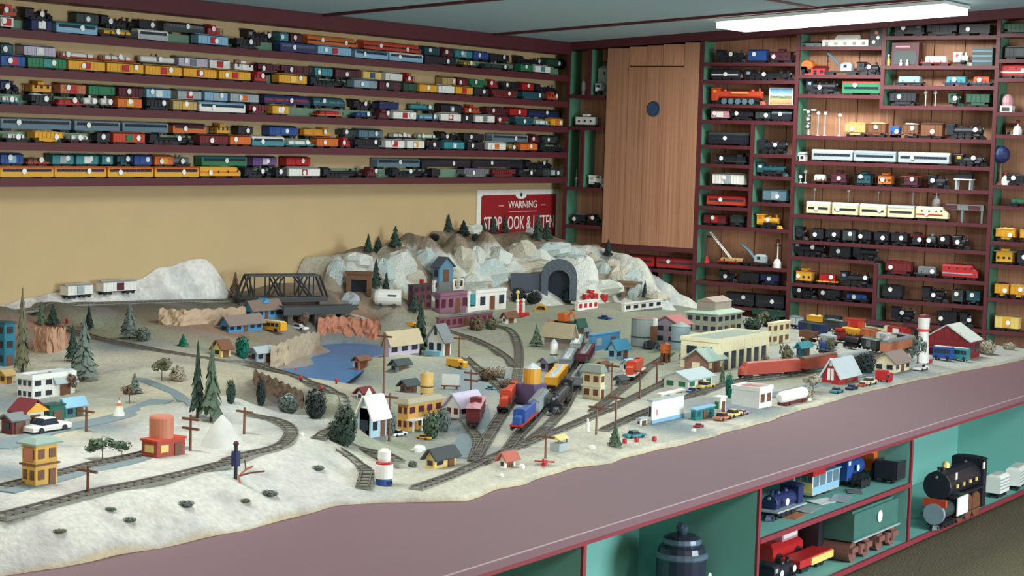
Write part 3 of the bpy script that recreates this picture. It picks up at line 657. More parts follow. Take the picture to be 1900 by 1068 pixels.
for x, z in ((-.015, .03), (.012, .055), (.0, .085)): pt('light', MB().cyl((x,-.030,z), (x,-.034,z), .011, None, 12), cm('wht' if z < .08 else 'cop'), t)
t = mini_house(1500, 2.076, 'orange arched toy engine shed at left of second shelf', .085, .06, .055, 0, 'ored', 'ored', 'toy_engine_shed')
pt('arched_roof', MB().cyl((0,-.03,.052), (0,.03,.052), .042, None, 16), cm('ora'), t)
mini_house(1522, 2.076, 'red toy barn beside the orange arched shed', .085, .06, .045, .016, 'red', 'dred', 'toy_barn')
t = thing('toy_locomotive', 'squat black toy engine right of the grey derrick crane', 'locomotive', on_rack(1615, 2.076), RZ, G2); car(t, 'steam', .17, 'blk', None, .085, .05, 1)
t = thing('boxed_figure_set', 'maroon display box with white figures on second shelf right', 'box', on_rack(1682, 2.133, .06), RZ, G2)
bx('case', t, -.085, .085, -.03, .03, 0, .140, cm('mar')); bx('window_panel', t, -.07, .07, -.032, -.030, .012, .09, cm('dgr'))
for x in (-.02, .02): pt('figure', MB().lathe([(.008, .0), (.010, .018), (.004, .026), (.007, .034), (.003, .040)], 8), cm('wht'), t, (x, -.040, .0))
bx('title_band', t, -.06, .03, -.032, -.030, .112, .122, cm('pnk'))
t = thing('figurine', 'small white figurine at left end of second shelf right', 'figurine', on_rack(1648, 2.133), RZ, G2)
pt('body', MB().lathe([(.012, 0), (.014, .03), (.010, .05), (.004, .056)], 10), cm('lye'), t); pt('head', MB().sph((0,0,.064), .010, 10, 6), cm('wht'), t)
t = thing('crate_load', 'square grey toy crate with white markings at right of second shelf', 'box', on_rack(1825, 2.133), RZ, G2)
bx('crate', t, -.062, .062, -.03, .03, 0, .11, cm('dgr'))
for z in (.03, .06, .09): bx('slat', t, -.06, .06, -.033, -.030, z-.006, z+.006, cm('sbl'))
t = thing('toy_tree_signal', 'pair of white crossing flags among black cars on fourth shelf right', 'signal', on_rack(1726, 1.895), RZ, G2)
for x in (-.03, .03): pt('mast', MB().cyl((x,0,0), (x,0,.085), .003, None, 6).sph((x,-.004,.085), .012, 8, 5), cm('wht'), t)
bx('base', t, -.05, .05, -.015, .015, 0, .006, cm('blk'))
mini_house(1487, 1.548, 'tiny white toy shanty at left end of second long shelf', .06, .05, .045, .014, 'wht', 'lgr', 'toy_shanty')
t = thing('toy_gantry', 'white toy coaling tower with black hopper on third long shelf', 'toy building', on_rack(1789, 1.410), RZ, G2)
for x in (-.042, .042):
    for y in (-.02, .02): bx('leg', t, x-.005, x+.005, y-.005, y+.005, 0, .065, cm('lgr'))
bx('hopper', t, -.05, .05, -.026, .026, .065, .098, cm('blk')); bx('platform', t, -.055, .055, -.03, .03, .060, .066, cm('wht'))
t = thing('toy_gantry', 'low grey toy signal bridge at right end of fourth long shelf', 'toy building', on_rack(1790, 1.218), RZ, G2)
bx('leg', t, -.02, -.008, -.012, .012, 0, .09, cm('gry')); bx('leg', t, .10, .112, -.012, .012, 0, .09, cm('gry')); bx('span', t, -.115, .115, -.014, .014, .075, .108, cm('gry'))
for x in (-.08, .06): bx('sign_panel', t, x-.035, x+.035, -.017, -.014, .080, .102, cm('mar'))
# column at the far right: jars and ornaments
t = thing('figurine', 'red and white lantern-shaped ornament on far-right rack', 'ornament', on_rack(1869, 1.868), RZ, G2)
bx('base', t, -.035, .035, -.03, .03, 0, .04, cm('wht')); bx('grille', t, -.022, .022, -.032, -.03, .008, .03, cm('dgr')); pt('body', MB().lathe([(.03,.04),(.034,.06),(.028,.09),(.010,.105)], 12), cm('pnk'), t)
mini_house(1879, 1.738, 'tan toy cottage ornament behind the hanging bell', .06, .05, .03, .04, 'tan', 'brn', 'toy_cottage', .1)
t = thing('ornament', 'dark blue globe ornament on far-right rack', 'ornament', on_rack(1858, 1.62), RZ, G2); t.location[2] = 1.467
pt('globe', MB().sph((0,0,.175), .052, 12, 8), cm('nvy'), t); pt('stand', MB().lathe([(.035,0),(.012,.02),(.008,.10),(.012,.125)], 10), cm('brn'), t)
# corner rack
t = thing('figurine', 'white candle-shaped figurine on the corner rack top shelf', 'figurine', on_rack(1083, 1.935), RZ, G2)
pt('body', MB().lathe([(.014,0),(.010,.02),(.016,.05),(.012,.09),(.004,.10)], 10), cm('wht'), t); pt('finial', MB().cyl((0,0,.10),(0,0,.18), .004, .003, 6), cm('tan'), t)
t = thing('white_lantern', 'white boxy lantern standing on the corner rack behind the small engine', 'lantern', on_rack(1121, 1.935, .10), RZ, G2)
pt('case', MB().bbox(-.035,.035,-.03,.03,0.0,.20,.02), cm('lgr'), t); pt('handle', MB().tube([(-.02,0,.20),(-.015,0,.225),(.015,0,.225),(.02,0,.20)], .004), cm('dgr'), t); bx('switch', t, .012, .022, -.034, -.03, .14, .16, cm('blk'))
t = thing('lamp_post', 'slim lamp with white head on the corner rack third shelf', 'lamp post', on_rack(1069, 1.325), RZ, G2)
pt('post', MB().cyl((0,0,0),(0,0,.05),.005,None,8), cm('lgr'), t); pt('globe', MB().sph((0,0,.058), .010, 10, 6), cm('wht'), t); pt('mast', MB().cyl((0,0,.066),(0,0,.12), .003, None, 6), cm('sbl'), t)

# ================================================================== WARNING SIGN on the tan wall
sx0, sx1, sz0, sz1 = -.955, .024, .86, 1.322
S = thing('warning_sign', 'red and white stop look and listen warning sign on the tan wall', 'sign', (0, .028, 0))
bx('board', S, sx0, sx1, -.008, 0, sz0, sz1, cm('wht'))
pb = MB(); nx = (sx0+sx1)/2+.015; zz = sz1-.034; pts = [(sx0+.045, sz0+.034), (sx1-.045, sz0+.034), (sx1-.045, zz)]
pts += [(nx+.055*math.cos(a)*1.25, zz-.030*math.sin(a)) for a in [math.pi*k/8 for k in range(9)]] + [(sx0+.062, zz), (sx0+.045, zz-.012)]
n = len(pts); pb.add([(x, -.008, z) for x, z in pts] + [(x, -.0115, z) for x, z in pts], [tuple(range(n)), tuple(range(2*n-1, n-1, -1))] + [(i, n+i, n+(i+1) % n, (i+1) % n) for i in range(n)])
pt('red_field', pb, mat((148,30,38), .4, .05), S)
pt('bolt', MB().cyl((nx, -.008, sz1-.034), (nx, -.013, sz1-.034), .012, None, 12), M_GLASS, S)
WH = cm('wht'); rx = (math.pi/2, 0, 0)
textpart('lettering', 'WARNING', .068, WH, S, (nx+.02, -.012, 1.222), rx, 1.05, .0012)
textpart('lettering', 'STOP LOOK & LISTEN', .125, WH, S, (nx-.01, -.012, 1.10), rx, .70, .0012)
bx('underline', S, nx-.14, nx+.19, -.0125, -.0115, 1.176, 1.182, cm('pnk'))
for x in (nx-.235, nx+.27): bx('dash', S, x-.03, x+.03, -.0125, -.0115, 1.214, 1.221, cm('pnk'))
# ================================================================== COUNTER AND CABINET
CY = -3.889; CZ = .509; CE = -.125; CW = -9.6
T = thing('countertop', 'long mauve countertop around the front of the train layout', 'countertop', (0, 0, 0))
bx('top', T, CW, CE, CY+.014, .025, CZ-.028, CZ, M_TOP)
bx('front_nosing', T, CW, CE, CY-.006, CY+.014, CZ-.026, CZ+.0005, M_TOP)
bx('white_edge_line', T, CW, CE, CY-.0072, CY-.003, CZ-.0015, CZ+.0012, mat((170,148,150), .5))
bx('red_fascia', T, CW, CE, CY-.003, CY+.012, CZ-.040, CZ-.026, mat((136,48,60), .5, .08))
CB = thing('display_cabinet', 'low open display cabinet, pale green inside with maroon edges, under the counter', 'cabinet', (0, 0, 0))
BK = -3.42
bx('back_panel', CB, CW, CE, BK, BK+.015, .02, CZ-.03, M_CAB)
bx('bottom_board', CB, CW, CE, CY+.008, BK, .02, .040, M_CAB); bx('edge_strip', CB, CW, CE, CY-.002, CY+.008, .022, .043, mat((136,48,60), .5, .08))
bx('plinth', CB, CW, CE, -3.75, -3.73, 0, .02, M_WHEEL)
DX = [-8.7, -7.4, -6.0, -4.83, -3.41, -1.55, CE-.02]
M_RED = mat((136,48,60), .5, .08)
for x in DX:
    bx('divider', CB, x-.010, x+.010, CY+.008, BK, .04, CZ-.03, M_CAB); bx('edge_strip', CB, x-.009, x+.009, CY-.002, CY+.008, .046, CZ-.040, M_RED)
MZ = .272
bx('shelf_board', CB, -4.82, -3.42, CY+.008, BK, MZ, MZ+.016, M_CAB); bx('edge_strip', CB, -4.818, -3.422, CY-.0025, CY+.008, MZ-.001, MZ+.017, M_RED)
bx('shelf_support', CB, CW, CE, -3.0, -2.97, 0, CZ-.028, M_WHEEL)

G3 = 'large models inside the counter cabinet'
def at_cab(u, v, z): p = on_z(u, v, z); return (float(p[0]), float(p[1]), z)
# black boiler with lid (pot bellied) in the third bay
p = on_y(1264, 1040, -3.64); p = (float(p[0]), -3.64, .04)
t = thing('toy_boiler', 'dark round toy boiler with domed lid and side pipe on blue base', 'toy boiler', p, 0, G3)
BM = mat((44,48,66), .25, .15); 
pt('base', MB().bbox(-.09, .36, -.13, .13, 0, .012, .004), cm('nvy'), t)
pt('body', MB().lathe([(.100, .012), (.108, .03), (.108, .165), (.104, .172)], 20), BM, t, smooth=False)
pt('rim', MB().lathe([(.110, .166), (.116, .172), (.116, .182), (.106, .188)], 20), mat((92,108,124), .3), t)
pt('lid', MB().lathe([(.104, .186), (.098, .206), (.080, .214), (.078, .236), (.060, .246), (.024, .250)], 20), BM, t)
pt('lid_band', MB().lathe([(.082, .216), (.086, .222), (.082, .236)], 20), mat((92,108,124), .3), t)
pt('knob', MB().lathe([(.018, .248), (.026, .262), (.026, .276), (.012, .286)], 12).cyl((-.03, -.01, .28), (-.055, -.018, .292), .011, None, 8), mat((70,84,100), .3), t)
pt('pipe', MB().tube([(.10, 0, .17), (.145, 0, .165), (.165, 0, .135), (.155, 0, .085), (.125, 0, .075)], .014, 8), BM, t)
sticker(t, .05, -.113, .10, .018); t.scale = (.82, .82, 1.0)
t = thing('toy_boiler', 'low dark slatted toy tender in the third bay left of the boiler', 'train car', (-5.55, -3.66, .04), 0, G3)
trucks(t, .34, 1.3); pt('body', MB().box(-.20, .20, -.05, .05, .024, .090).box(-.20, .20, -.05, -.046, .090, .104), BM, t)
for k in range(5): bx('slat', t, -.19+.08*k, -.13+.08*k, -.053, -.05, .04, .085, cm('dgr'))
# red toy in the second bay
t = thing('toy_fire_engine', 'red toy vehicle with a white top in the far left bay', 'toy vehicle', (-6.20, -3.74, .04), .3, G3)
pt('body', MB().bbox(-.16, .16, -.045, .045, .03, .20, .02), cm('red'), t); pt('dome', MB().lathe([(.03,.20),(.035,.215),(.018,.235)], 10), cm('wht'), t, (.10, 0, 0))
wl = MB().cyl((0,-.006,0),(0,.006,0), .032, None, 14).mesh('wheel')
for x in (-.1, .1):
    for y in (-.048, .048): obj('wheel', wl, M_WHEEL, t, (x, y, .032))
# generic larger models along the bay (length along x)
def big(name, label, cat, u, v, z, y, rz=0.0):
    p = on_z(u, v, z); return thing(name, label, cat, (float(p[0]), float(p[1]), z), rz, G3)
Z2 = MZ+.016
t = big('steam_locomotive', 'dark blue engine with white-edged front on the cabinet middle shelf', 'locomotive', 1447, 958, Z2, 0, math.pi)
car(t, 'steam', .25, 'nvy', 'wht', .115, .075, 1)
bx('footplate', t, -.125, .125, -.05, .05, .036, .042, cm('lgr')); sticker(t, .05, .052, .07, .014)
t = big('trolley', 'pale blue open-sided trolley with red roof on the middle shelf', 'trolley', 1514, 917, Z2, 0)
trucks(t, .23, 1.2); t.scale = (.8, .9, .9); bx('floor', t, -.16, .16, -.045, .045, .02, .032, cm('lgr')); bx('side_panel', t, -.16, .16, -.046, -.042, .03, .055, cm('lbl')); bx('side_panel', t, -.16, .16, .042, .046, .03, .055, cm('lbl'))
for k in range(5):
    for y in (-.045, .041): bx('post', t, -.16+.078*k, -.152+.078*k, y, y+.004, .05, .105, cm('wht'))
for k in range(4): bx('glazing', t, -.150+.078*k, -.084+.078*k, -.0435, -.0425, .056, .103, cm('sbl'))
bx('end_panel', t, -.163, -.16, -.045, .045, .03, .075, cm('lye')); pt('roof', MB().bbox(-.17, -.02, -.05, .05, .105, .150, .02), cm('red'), t); bx('rear_roof', t, -.02, .17, -.05, .05, .105, .112, cm('lbl'))
t = big('steam_locomotive', 'bright blue toy locomotive behind the trolley on the middle shelf', 'locomotive', 1574, 895, Z2, 0)
car(t, 'steam', .24, 'blu', 'wht', .12, .08, 1)
t = big('crane_cab', 'orange toy crane cab with sloped dark window on the middle shelf', 'toy vehicle', 1612, 884, Z2, 0); t.scale = (.85, .85, 1.25)
pt('body', MB().box(-.07, .08, -.05, .05, .03, .09).box(-.09, .07, -.05, .05, .09, .150, 0, .015), cm('ora'), t); bx('front_window', t, -.05, .03, -.053, -.05, .10, .135, cm('cop'))
pt('side_window', MB().slab((.082,-.045,.06), (.082,.045,.06), (.064,.045,.14), (.064,-.045,.14), .004), M_GLASS, t)
for x in (-.05, .05): 
    for y in (-.05, .05): obj('wheel', wl, M_WHEEL, t, (x, y, .032))
t = big('coal_tender', 'black open tender at the right end of the middle shelf', 'train car', 1655, 893, Z2, 0)
trucks(t, .26, 1.3); t.scale = (.48, .9, .85); b = MB(); b.box(-.15, .15, -.055, .055, .024, .04).box(-.15, .15, -.055, -.05, .04, .11).box(-.15, .15, .05, .055, .04, .11).box(-.15, -.145, -.05, .05, .04, .11).box(.145, .15, -.05, .05, .04, .11)
pt('body', b, cm('blk'), t); bx('crossbar', t, -.01, .01, -.05, .05, .09, .10, cm('dgr')); bx('inner_floor', t, -.143, .143, -.048, .048, .041, .07, cm('gry'))
t = big('wheel_set', 'dark wheel set between blue locomotive and black tender on the middle shelf', 'model part', 1597, 903, Z2, 0); t.scale = (.55, .6, .6)
for x in (-.06, 0, .06):
    for y in (-.03, .03): obj('wheel', wl, M_WHEEL, t, (x, y, .032))
bx('axle_frame', t, -.08, .08, -.024, .024, .028, .04, cm('blk'))
for k, (u, v, w_, d_, c, a) in enumerate(((1560, 925, .16, .07, 'lgr', .3), (1530, 930, .14, .07, 'wht', -.2), (1585, 912, .10, .06, 'gry', .5), (1500, 945, .14, .06, 'lgr', .1))):
    p = at_cab(u, v, Z2)
    t = pt('paper_slip', MB().slab((-w_/2,-d_/2,0), (w_/2,-d_/2,0.0), (w_/2*.9,d_/2,.001), (-w_/2,d_/2,.004), .001), cm(c), None, (p[0], p[1], Z2+.001), a)
    tag(t, 'loose pale paper slip lying flat on the middle shelf, %s from right' % ORD[[2,3,1,4][k]], 'paper', 'paper slips on the middle shelf')
p = at_cab(1475, 957, Z2); tag(pt('paper_slip', MB().slab((-.06,-.03,0), (.06,-.03,0), (.06,.03,.004), (-.06,.03,0), .001), cm('cop'), None, (p[0], p[1]+.005, Z2+.001), .1), 'creased reddish paper slip near the front edge of the middle shelf', 'paper', 'paper slips on the middle shelf')
# bottom bay: green tender and friends
t = big('large_tender', 'large weathered green tender with rusty trucks in the lower bay', 'train car', 1594, 1022, .04, 0)
GT = mat((66,112,104), .5, .25, 18)
pt('body', MB().box(-.23, .22, -.07, .07, .095, .195).box(-.23, .22, -.074, .074, .085, .095).box(-.23, .19, -.06, .06, .195, .205), GT, t)
pt('lower_ledge', MB().box(-.24, .23, -.078, -.070, .084, .090), cm('lgr'), t)
RU = mat((128,84,76), .8, .3, 60)
for xc in (-.14, .13):
    tr = bx('truck_frame', t, xc-.10, xc+.10, -.072, -.060, .040, .062, RU)
    for x in (xc-.065, xc+.065): pt('wheel', MB().cyl((x,-.058,.040), (x,.058,.040), .040, None, 16), RU, t)
    for x in (xc-.03, xc+.03): pt('spring', MB().cyl((x,-.074,.03), (x,-.074,.07), .012, None, 8), RU, t)
sticker(t, .02, -.0735, .150, .024)
t = big('cab_end', 'black locomotive cab end left of the green tender in the lower bay', 'locomotive', 1512, 1028, .04, 0)
pt('cab', MB().box(-.11, .11, -.06, .06, .04, .17).arch(-.13, .13, -.066, .066, .17, .195), cm('blk'), t); bx('cab_window', t, -.06, .05, -.062, -.06, .10, .15, cm('dgr'))
for x in (-.07, .07): pt('wheel', MB().cyl((x,-.05,.032), (x,.05,.032), .032, None, 14), M_WHEEL, t)
t = big('toy_truck', 'pale red toy truck at the left end of the lower bay', 'toy vehicle', 1438, 1046, .04, 0)
pt('body', MB().bbox(-.13, .14, -.05, .05, .04, .10, .02), cm('red'), t); pt('cab', MB().bbox(-.04, .10, -.045, .045, .10, .15, .015), cm('pnk'), t); bx('windshield', t, -.03, .09, -.047, -.045, .11, .135, cm('wht'))
for x in (-.08, .09):
    for y in (-.05, .05): obj('wheel', wl, M_WHEEL, t, (x, y, .032))
t = big('flatcar', 'red flatcar with cream side board in the lower bay', 'train car', 1496, 1054, .04, 0)
trucks(t, .24, 1.3); bx('deck', t, -.15, .15, -.04, .04, .03, .06, cm('red')); bx('side_board', t, -.05, .15, -.045, -.04, .028, .055, cm('lye'))
t = big('steam_locomotive', 'black engine front with white stickers at lower left of the bottom bay', 'locomotive', 1443, 1086, .04, 0)
car(t, 'steam', .24, 'blk', 'lgr', .10, .07, 2)
# right hand bay: big black engine, smaller engine with silver front, white cars
t = big('large_locomotive', 'largest black steam locomotive with gold fittings in the right-hand bay', 'locomotive', 1765, 958, .04, 0, math.pi)
car(t, 'steam', .46, 'blk', 'dgr', .25, .15, 0)
for x in (-.10, -.02, .06, .14): bx('gold_fitting', t, x, x+.018, .072, .078, .16, .175, cm('lye'))
pt('brass_bell', MB().lathe([(.020,.235),(.014,.255),(.004,.262)], 10), cm('lye'), t, (.10, 0, 0))
pt('walkboard', MB().box(-.20, .20, .062, .080, .118, .126), cm('blk'), t)
for x in (-.10, .0, .10): pt('driving_wheel', MB().cyl((x,.066,.055), (x,.075,.055), .055, None, 18), cm('brn'), t)
for x in (-.19, .16): bx('white_mark', t, x, x+.02, .073, .077, .20, .23, cm('wht'))
t = big('steam_locomotive', 'small engine with silver smokebox front and white cab sheet in the right-hand bay', 'locomotive', 1752, 975, .04, 0, math.pi)
car(t, 'steam', .30, 'dgr', 'lgr', .13, .085, 0)
pt('silver_front', MB().cyl((.118,0,.072), (.138,0,.072), .046, None, 18), cm('sil'), t); bx('white_sheet', t, -.15, -.02, .044, .049, .045, .125, cm('wht')); bx('red_pilot_beam', t, .115, .135, -.05, .05, .105, .135, cm('ored'))
for k, (u, w_) in enumerate(((1850, .13), (1886, .20))):
    t = big('white_coach', 'white ribbed toy coach in the right-hand bay, %s one' % ('nearer the engine' if k == 0 else 'rightmost'), 'train car', u, 920-16*k, .04, 0, .12*k)
    trucks(t, w_+.02, 1.2); pt('body', MB().bbox(-w_/2, w_/2, -.035, .035, .024, .11, .012), cm('wht'), t)
    for j in range(4): bx('rib', t, -w_/2, w_/2, -.037, -.035, .040+.015*j, .046+.015*j, cm('lgr'))
# ================================================================== THE LAYOUT TERRAIN
GC = dict(S=(206,202,194), W=(190,190,184), T=(198,188,164), C=(210,204,184), G=(146,152,130), O=(160,160,136), D=(126,138,142), B=(150,112,88), R=(172,112,86), K=(96,92,80), P=(176,178,170))
CTRL = """0 1055 .525 S;150 1035 .525 S;300 1003 .525 S;450 968 .525 S;600 935 .525 S;700 915 .525 W;780 922 .525 C;850 918 .525 C;930 900 .525 C;1000 880 .525 C;1100 852 .525 C;1200 828 .525 C;1350 793 .525 C;1500 747 .525 C;1650 708 .525 P;1800 680 .525 P;1885 664 .525 P
0 1010 .575 S;150 990 .575 S;300 965 .57 S;450 930 .57 S;600 890 .56 S
0 950 .63 S;130 928 .63 S;250 908 .63 S;350 888 .63 S;430 872 .625 W;520 850 .62 S;575 812 .63 S;600 850 .60 W;640 870 .56 S;670 885 .54 C
0 880 .64 D;150 850 .64 S;250 858 .64 S;350 822 .64 S;430 830 .64 S;450 800 .64 S;500 800 .635 W;430 735 .70 W;400 760 .675 W;330 800 .64 S;520 770 .64 W;560 780 .64 W;0 820 .645 D;100 800 .645 T;200 770 .65 T;300 725 .655 T;150 720 .66 O;50 750 .65 D;0 700 .67 W;100 680 .68 C;200 665 .69 C;300 685 .68 C;400 700 .67 T;350 745 .66 G;180 790 .645 D
480 690 .675 T;560 708 .665 T;615 735 .655 O;645 770 .645 O;625 808 .625 O;540 745 .615 K;590 765 .60 K;500 730 .63 K
530 690 .565 D;560 690 .565 D;600 660 .565 D;640 640 .565 D;690 628 .565 D;690 650 .565 D;650 690 .565 D;615 690 .565 D
500 612 .66 T;560 622 .645 O;585 638 .62 B;500 660 .62 B;470 640 .65 O;720 655 .60 C;705 680 .585 O
650 582 .70 K;590 590 .685 K;700 585 .69 O;620 608 .62 R;690 606 .61 R;655 622 .575 R
40 600 .735 T;100 610 .735 R;180 605 .735 G;250 612 .735 O;350 602 .74 B;450 600 .70 G;60 640 .71 B;130 650 .70 C;220 640 .71 D;320 655 .695 T;400 650 .68 O;430 620 .69 B
620 562 .745 K;700 566 .725 O;800 572 .69 O;880 572 .675 O;760 592 .665 O;850 606 .63 O;950 592 .635 G;1050 592 .635 G;1150 590 .63 G;950 572 .655 O;1050 570 .65 O;1120 572 .645 O;1230 580 .615 G;800 630 .60 O
1350 592 .58 G;1450 600 .56 P;1600 612 .545 P;1750 628 .54 P;1860 645 .535 P
750 660 .58 O;850 650 .575 O;950 640 .575 O;1050 650 .57 G;1150 650 .565 G;1250 650 .555 G;1400 650 .55 P;1550 655 .545 P;1700 660 .54 P
760 720 .555 G;850 720 .55 D;900 700 .555 D;950 760 .545 P;1050 720 .545 G;1120 760 .542 C;1200 720 .54 O;1350 720 .54 P;1500 700 .54 O;1620 690 .54 D;1350 755 .54 D;1250 790 .538 D
700 780 .56 G;720 820 .545 O;850 790 .545 D;870 830 .54 D;950 820 .54 C;1100 790 .54 C;1150 810 .538 C;750 870 .54 C;850 880 .535 C;1000 840 .538 C;680 840 .555 G;700 890 .535 C"""
PTS = []
for e in CTRL.replace('\n', ';').split(';'):
    u, v, z, c = e.split(); p = on_z(float(u), float(v), float(z)); PTS.append((p[0], p[1], float(z)-(.035 if z == '.565' else 0), c))
for u, v in ((20,576),(75,570),(130,566),(190,564),(250,562),(340,560),(432,558)):
    for y_ in (-.14, -.04):
        p = on_y(u, v, -.10); PTS.append((p[0], y_, p[2], 'K'))
for x in (-8.3, -7.9):   # beyond the left of the frame
    for y, z, c in ((-3.05, .525, 'S'), (-2.7, .63, 'S'), (-2.2, .64, 'W'), (-1.6, .65, 'D'), (-1.0, .69, 'C'), (-.4, .74, 'T'), (0, .76, 'W')): PTS.append((x, y, z, c))
for x, z in ((-7.2, .75), (-6.4, .75), (-5.6, .75), (-2.2, .74), (-1.2, .72), (-.3, .7)): PTS.append((x, .0, z, 'T'))
PX = np.array([[p[0], p[1]] for p in PTS]); PZ = np.array([p[2] for p in PTS]); PCc = np.array([lin(GC[p[3]])[:3] for p in PTS])
CQ = .09
def rbf_fit(P, Z, smooth=.004):
    d = np.linalg.norm(P[:, None]-P[None], axis=2); n = len(P)
    A = np.zeros((n+3, n+3)); A[:n, :n] = -np.sqrt(d*d+CQ*CQ) + np.eye(n)*smooth; A[:n, n] = 1; A[:n, n+1:] = P; A[n, :n] = 1; A[n+1:, :n] = P.T
    s = np.linalg.solve(A, np.concatenate([Z, [0, 0, 0]])); return P, s
def rbf_eval(fit, Q):
    P, s = fit; n = len(P); out = np.empty(len(Q))
    for i in range(0, len(Q), 4000):
        q_ = Q[i:i+4000]; d = np.linalg.norm(q_[:, None]-P[None], axis=2); out[i:i+4000] = -np.sqrt(d*d+CQ*CQ)@s[:n] + s[n] + q_@s[n+1:]
    return out
FITZ = rbf_fit(PX, PZ)
EDGE = [(0,1061),(111,1045),(206,1022),(295,1010),(368,994),(453,976),(553,949),(626,932),(700,926),(790,925),(860,923),(921,901),(975,892),(1021,875),(1060,862),(1131,853),(1160,844),(1246,823),(1333,802),(1420,777),(1491,755),(1560,735),(1628,717),(1700,702),(1758,690),(1830,677),(1900,664)]
ep = sorted([tuple(on_z(u, v, .52)[:2]) for u, v in EDGE]); EX = [-8.6]+[p[0] for p in ep]+[-.1]; EY = [-3.02]+[p[1] for p in ep]+[ep[-1][1]]
def yfront(x): return float(np.interp(x, EX, EY)) + .006*math.sin(x*9.0) + .004*math.sin(x*23)
TX0, TX1 = -8.5, -.126; NX, NY = 400, 150
gx = np.linspace(TX0, TX1, NX+1); YF = np.array([yfront(x) for x in gx]); YB = .026
GX = np.repeat(gx, NY+1); GT_ = np.tile(np.linspace(0, 1, NY+1), NX+1); GY = np.repeat(YF, NY+1) + GT_*(YB-np.repeat(YF, NY+1))
def fbm(x, y, s, seed=0):
    r = np.zeros_like(x)
    for k in range(4):
        a = 1.7*k+seed; f = s*(1.9**k)
        r += (np.sin(x*f+a+1.3*np.sin(y*f*.7+a))*np.sin(y*f*1.1-a*2+1.1*np.sin(x*f*.8)))/(1.7**k)
    return r
Q = np.stack([GX, GY], 1); GZ = rbf_eval(FITZ, Q)
GZ += fbm(GX, GY, 5.5)*.0035*np.clip((GY-np.repeat(YF, NY+1))/.15, 0, 1)
GZ = np.maximum(GZ, .518); Z2D = GZ.reshape(NX+1, NY+1)
def hgt(x, y):
    fx = (x-TX0)/(TX1-TX0)*NX; i = int(min(max(fx, 0), NX-1)); a = min(max(fx-i, 0), 1)
    def col(i):
        t = (y-YF[i])/(YB-YF[i])*NY; j = int(min(max(t, 0), NY-1)); b = min(max(t-j, 0), 1); return Z2D[i, j]*(1-b)+Z2D[i, j+1]*b
    return float(col(i)*(1-a)+col(i+1)*a)
# terrain colours from the same survey points
def paint(Q, p=3.2):
    out = np.empty((len(Q), 3))
    for i in range(0, len(Q), 4000):
        d = np.linalg.norm(Q[i:i+4000][:, None]-PX[None], axis=2)+.02; w_ = 1/d**p; out[i:i+4000] = (w_@PCc)/w_.sum(1, keepdims=True)
    return out
def vmat(name, bump=.6, sc=70):
    m = bpy.data.materials.new(name); m.use_nodes = True; nt = m.node_tree; b = nt.nodes['Principled BSDF']; b.inputs['Roughness'].default_value = .95
    at = nt.nodes.new('ShaderNodeAttribute'); at.attribute_name = 'Ground'; tc = nt.nodes.new('ShaderNodeTexCoord')
    n1 = nt.nodes.new('ShaderNodeTexNoise'); n1.inputs['Scale'].default_value = 9; n1.inputs['Detail'].default_value = 6
    n2 = nt.nodes.new('ShaderNodeTexNoise'); n2.inputs['Scale'].default_value = sc; n2.inputs['Detail'].default_value = 4
    mr = nt.nodes.new('ShaderNodeMapRange'); mr.inputs['From Min'].default_value = .3; mr.inputs['From Max'].default_value = .7; mr.inputs['To Min'].default_value = .86; mr.inputs['To Max'].default_value = 1.1
    mu = nt.nodes.new('ShaderNodeVectorMath'); mu.operation = 'SCALE'
    mx = nt.nodes.new('ShaderNodeMix'); mx.data_type = 'RGBA'; mx.inputs['B'].default_value = lin((120,104,84)); mm = nt.nodes.new('ShaderNodeMapRange')
    mm.inputs['From Min'].default_value = .55; mm.inputs['From Max'].default_value = .75; mm.inputs['To Max'].default_value = .30
    nt.links.new(tc.outputs['Object'], n1.inputs['Vector']); nt.links.new(tc.outputs['Object'], n2.inputs['Vector'])
    nt.links.new(n2.outputs['Fac'], mr.inputs['Value']); nt.links.new(at.outputs['Color'], mu.inputs[0]); nt.links.new(mr.outputs[0], mu.inputs['Scale'])
    nt.links.new(n1.outputs['Fac'], mm.inputs['Value']); nt.links.new(mm.outputs[0], mx.inputs['Factor']); nt.links.new(mu.outputs[0], mx.inputs['A']); 
    n3 = nt.nodes.new('ShaderNodeTexNoise'); n3.inputs['Scale'].default_value = 4.5; n3.inputs['Detail'].default_value = 5; nt.links.new(tc.outputs['Object'], n3.inputs['Vector'])
    m3 = nt.nodes.new('ShaderNodeMapRange'); m3.inputs['From Min'].default_value = .5; m3.inputs['From Max'].default_value = .68; m3.inputs['To Max'].default_value = .45
    x3 = nt.nodes.new('ShaderNodeMix'); x3.data_type = 'RGBA'; x3.inputs['B'].default_value = lin((150,144,150))
    nt.links.new(n3.outputs['Fac'], m3.inputs['Value']); nt.links.new(m3.outputs[0], x3.inputs['Factor']); nt.links.new(mx.outputs['Result'], x3.inputs['A']); nt.links.new(x3.outputs['Result'], b.inputs['Base Color'])
    bp = nt.nodes.new('ShaderNodeBump'); bp.inputs['Strength'].default_value = bump; bp.inputs['Distance'].default_value = .012
    nt.links.new(n2.outputs['Fac'], bp.inputs['Height']); nt.links.new(bp.outputs['Normal'], b.inputs['Normal']); return m
def vcol(me, cols):
    a = me.color_attributes.new('Ground', 'FLOAT_COLOR', 'POINT'); a.data.foreach_set('color', np.concatenate([cols, np.ones((len(cols), 1))], 1).ravel())
LAY = thing('layout_terrain', 'broad snowy plaster and grass terrain of the model railway layout', 'terrain', (0, 0, 0))
vs = [(float(a), float(b), float(c)) for a, b, c in zip(GX, GY, GZ)]; k = NY+1
fs = [(i*k+j, (i+1)*k+j, (i+1)*k+j+1, i*k+j+1) for i in range(NX) for j in range(NY)]
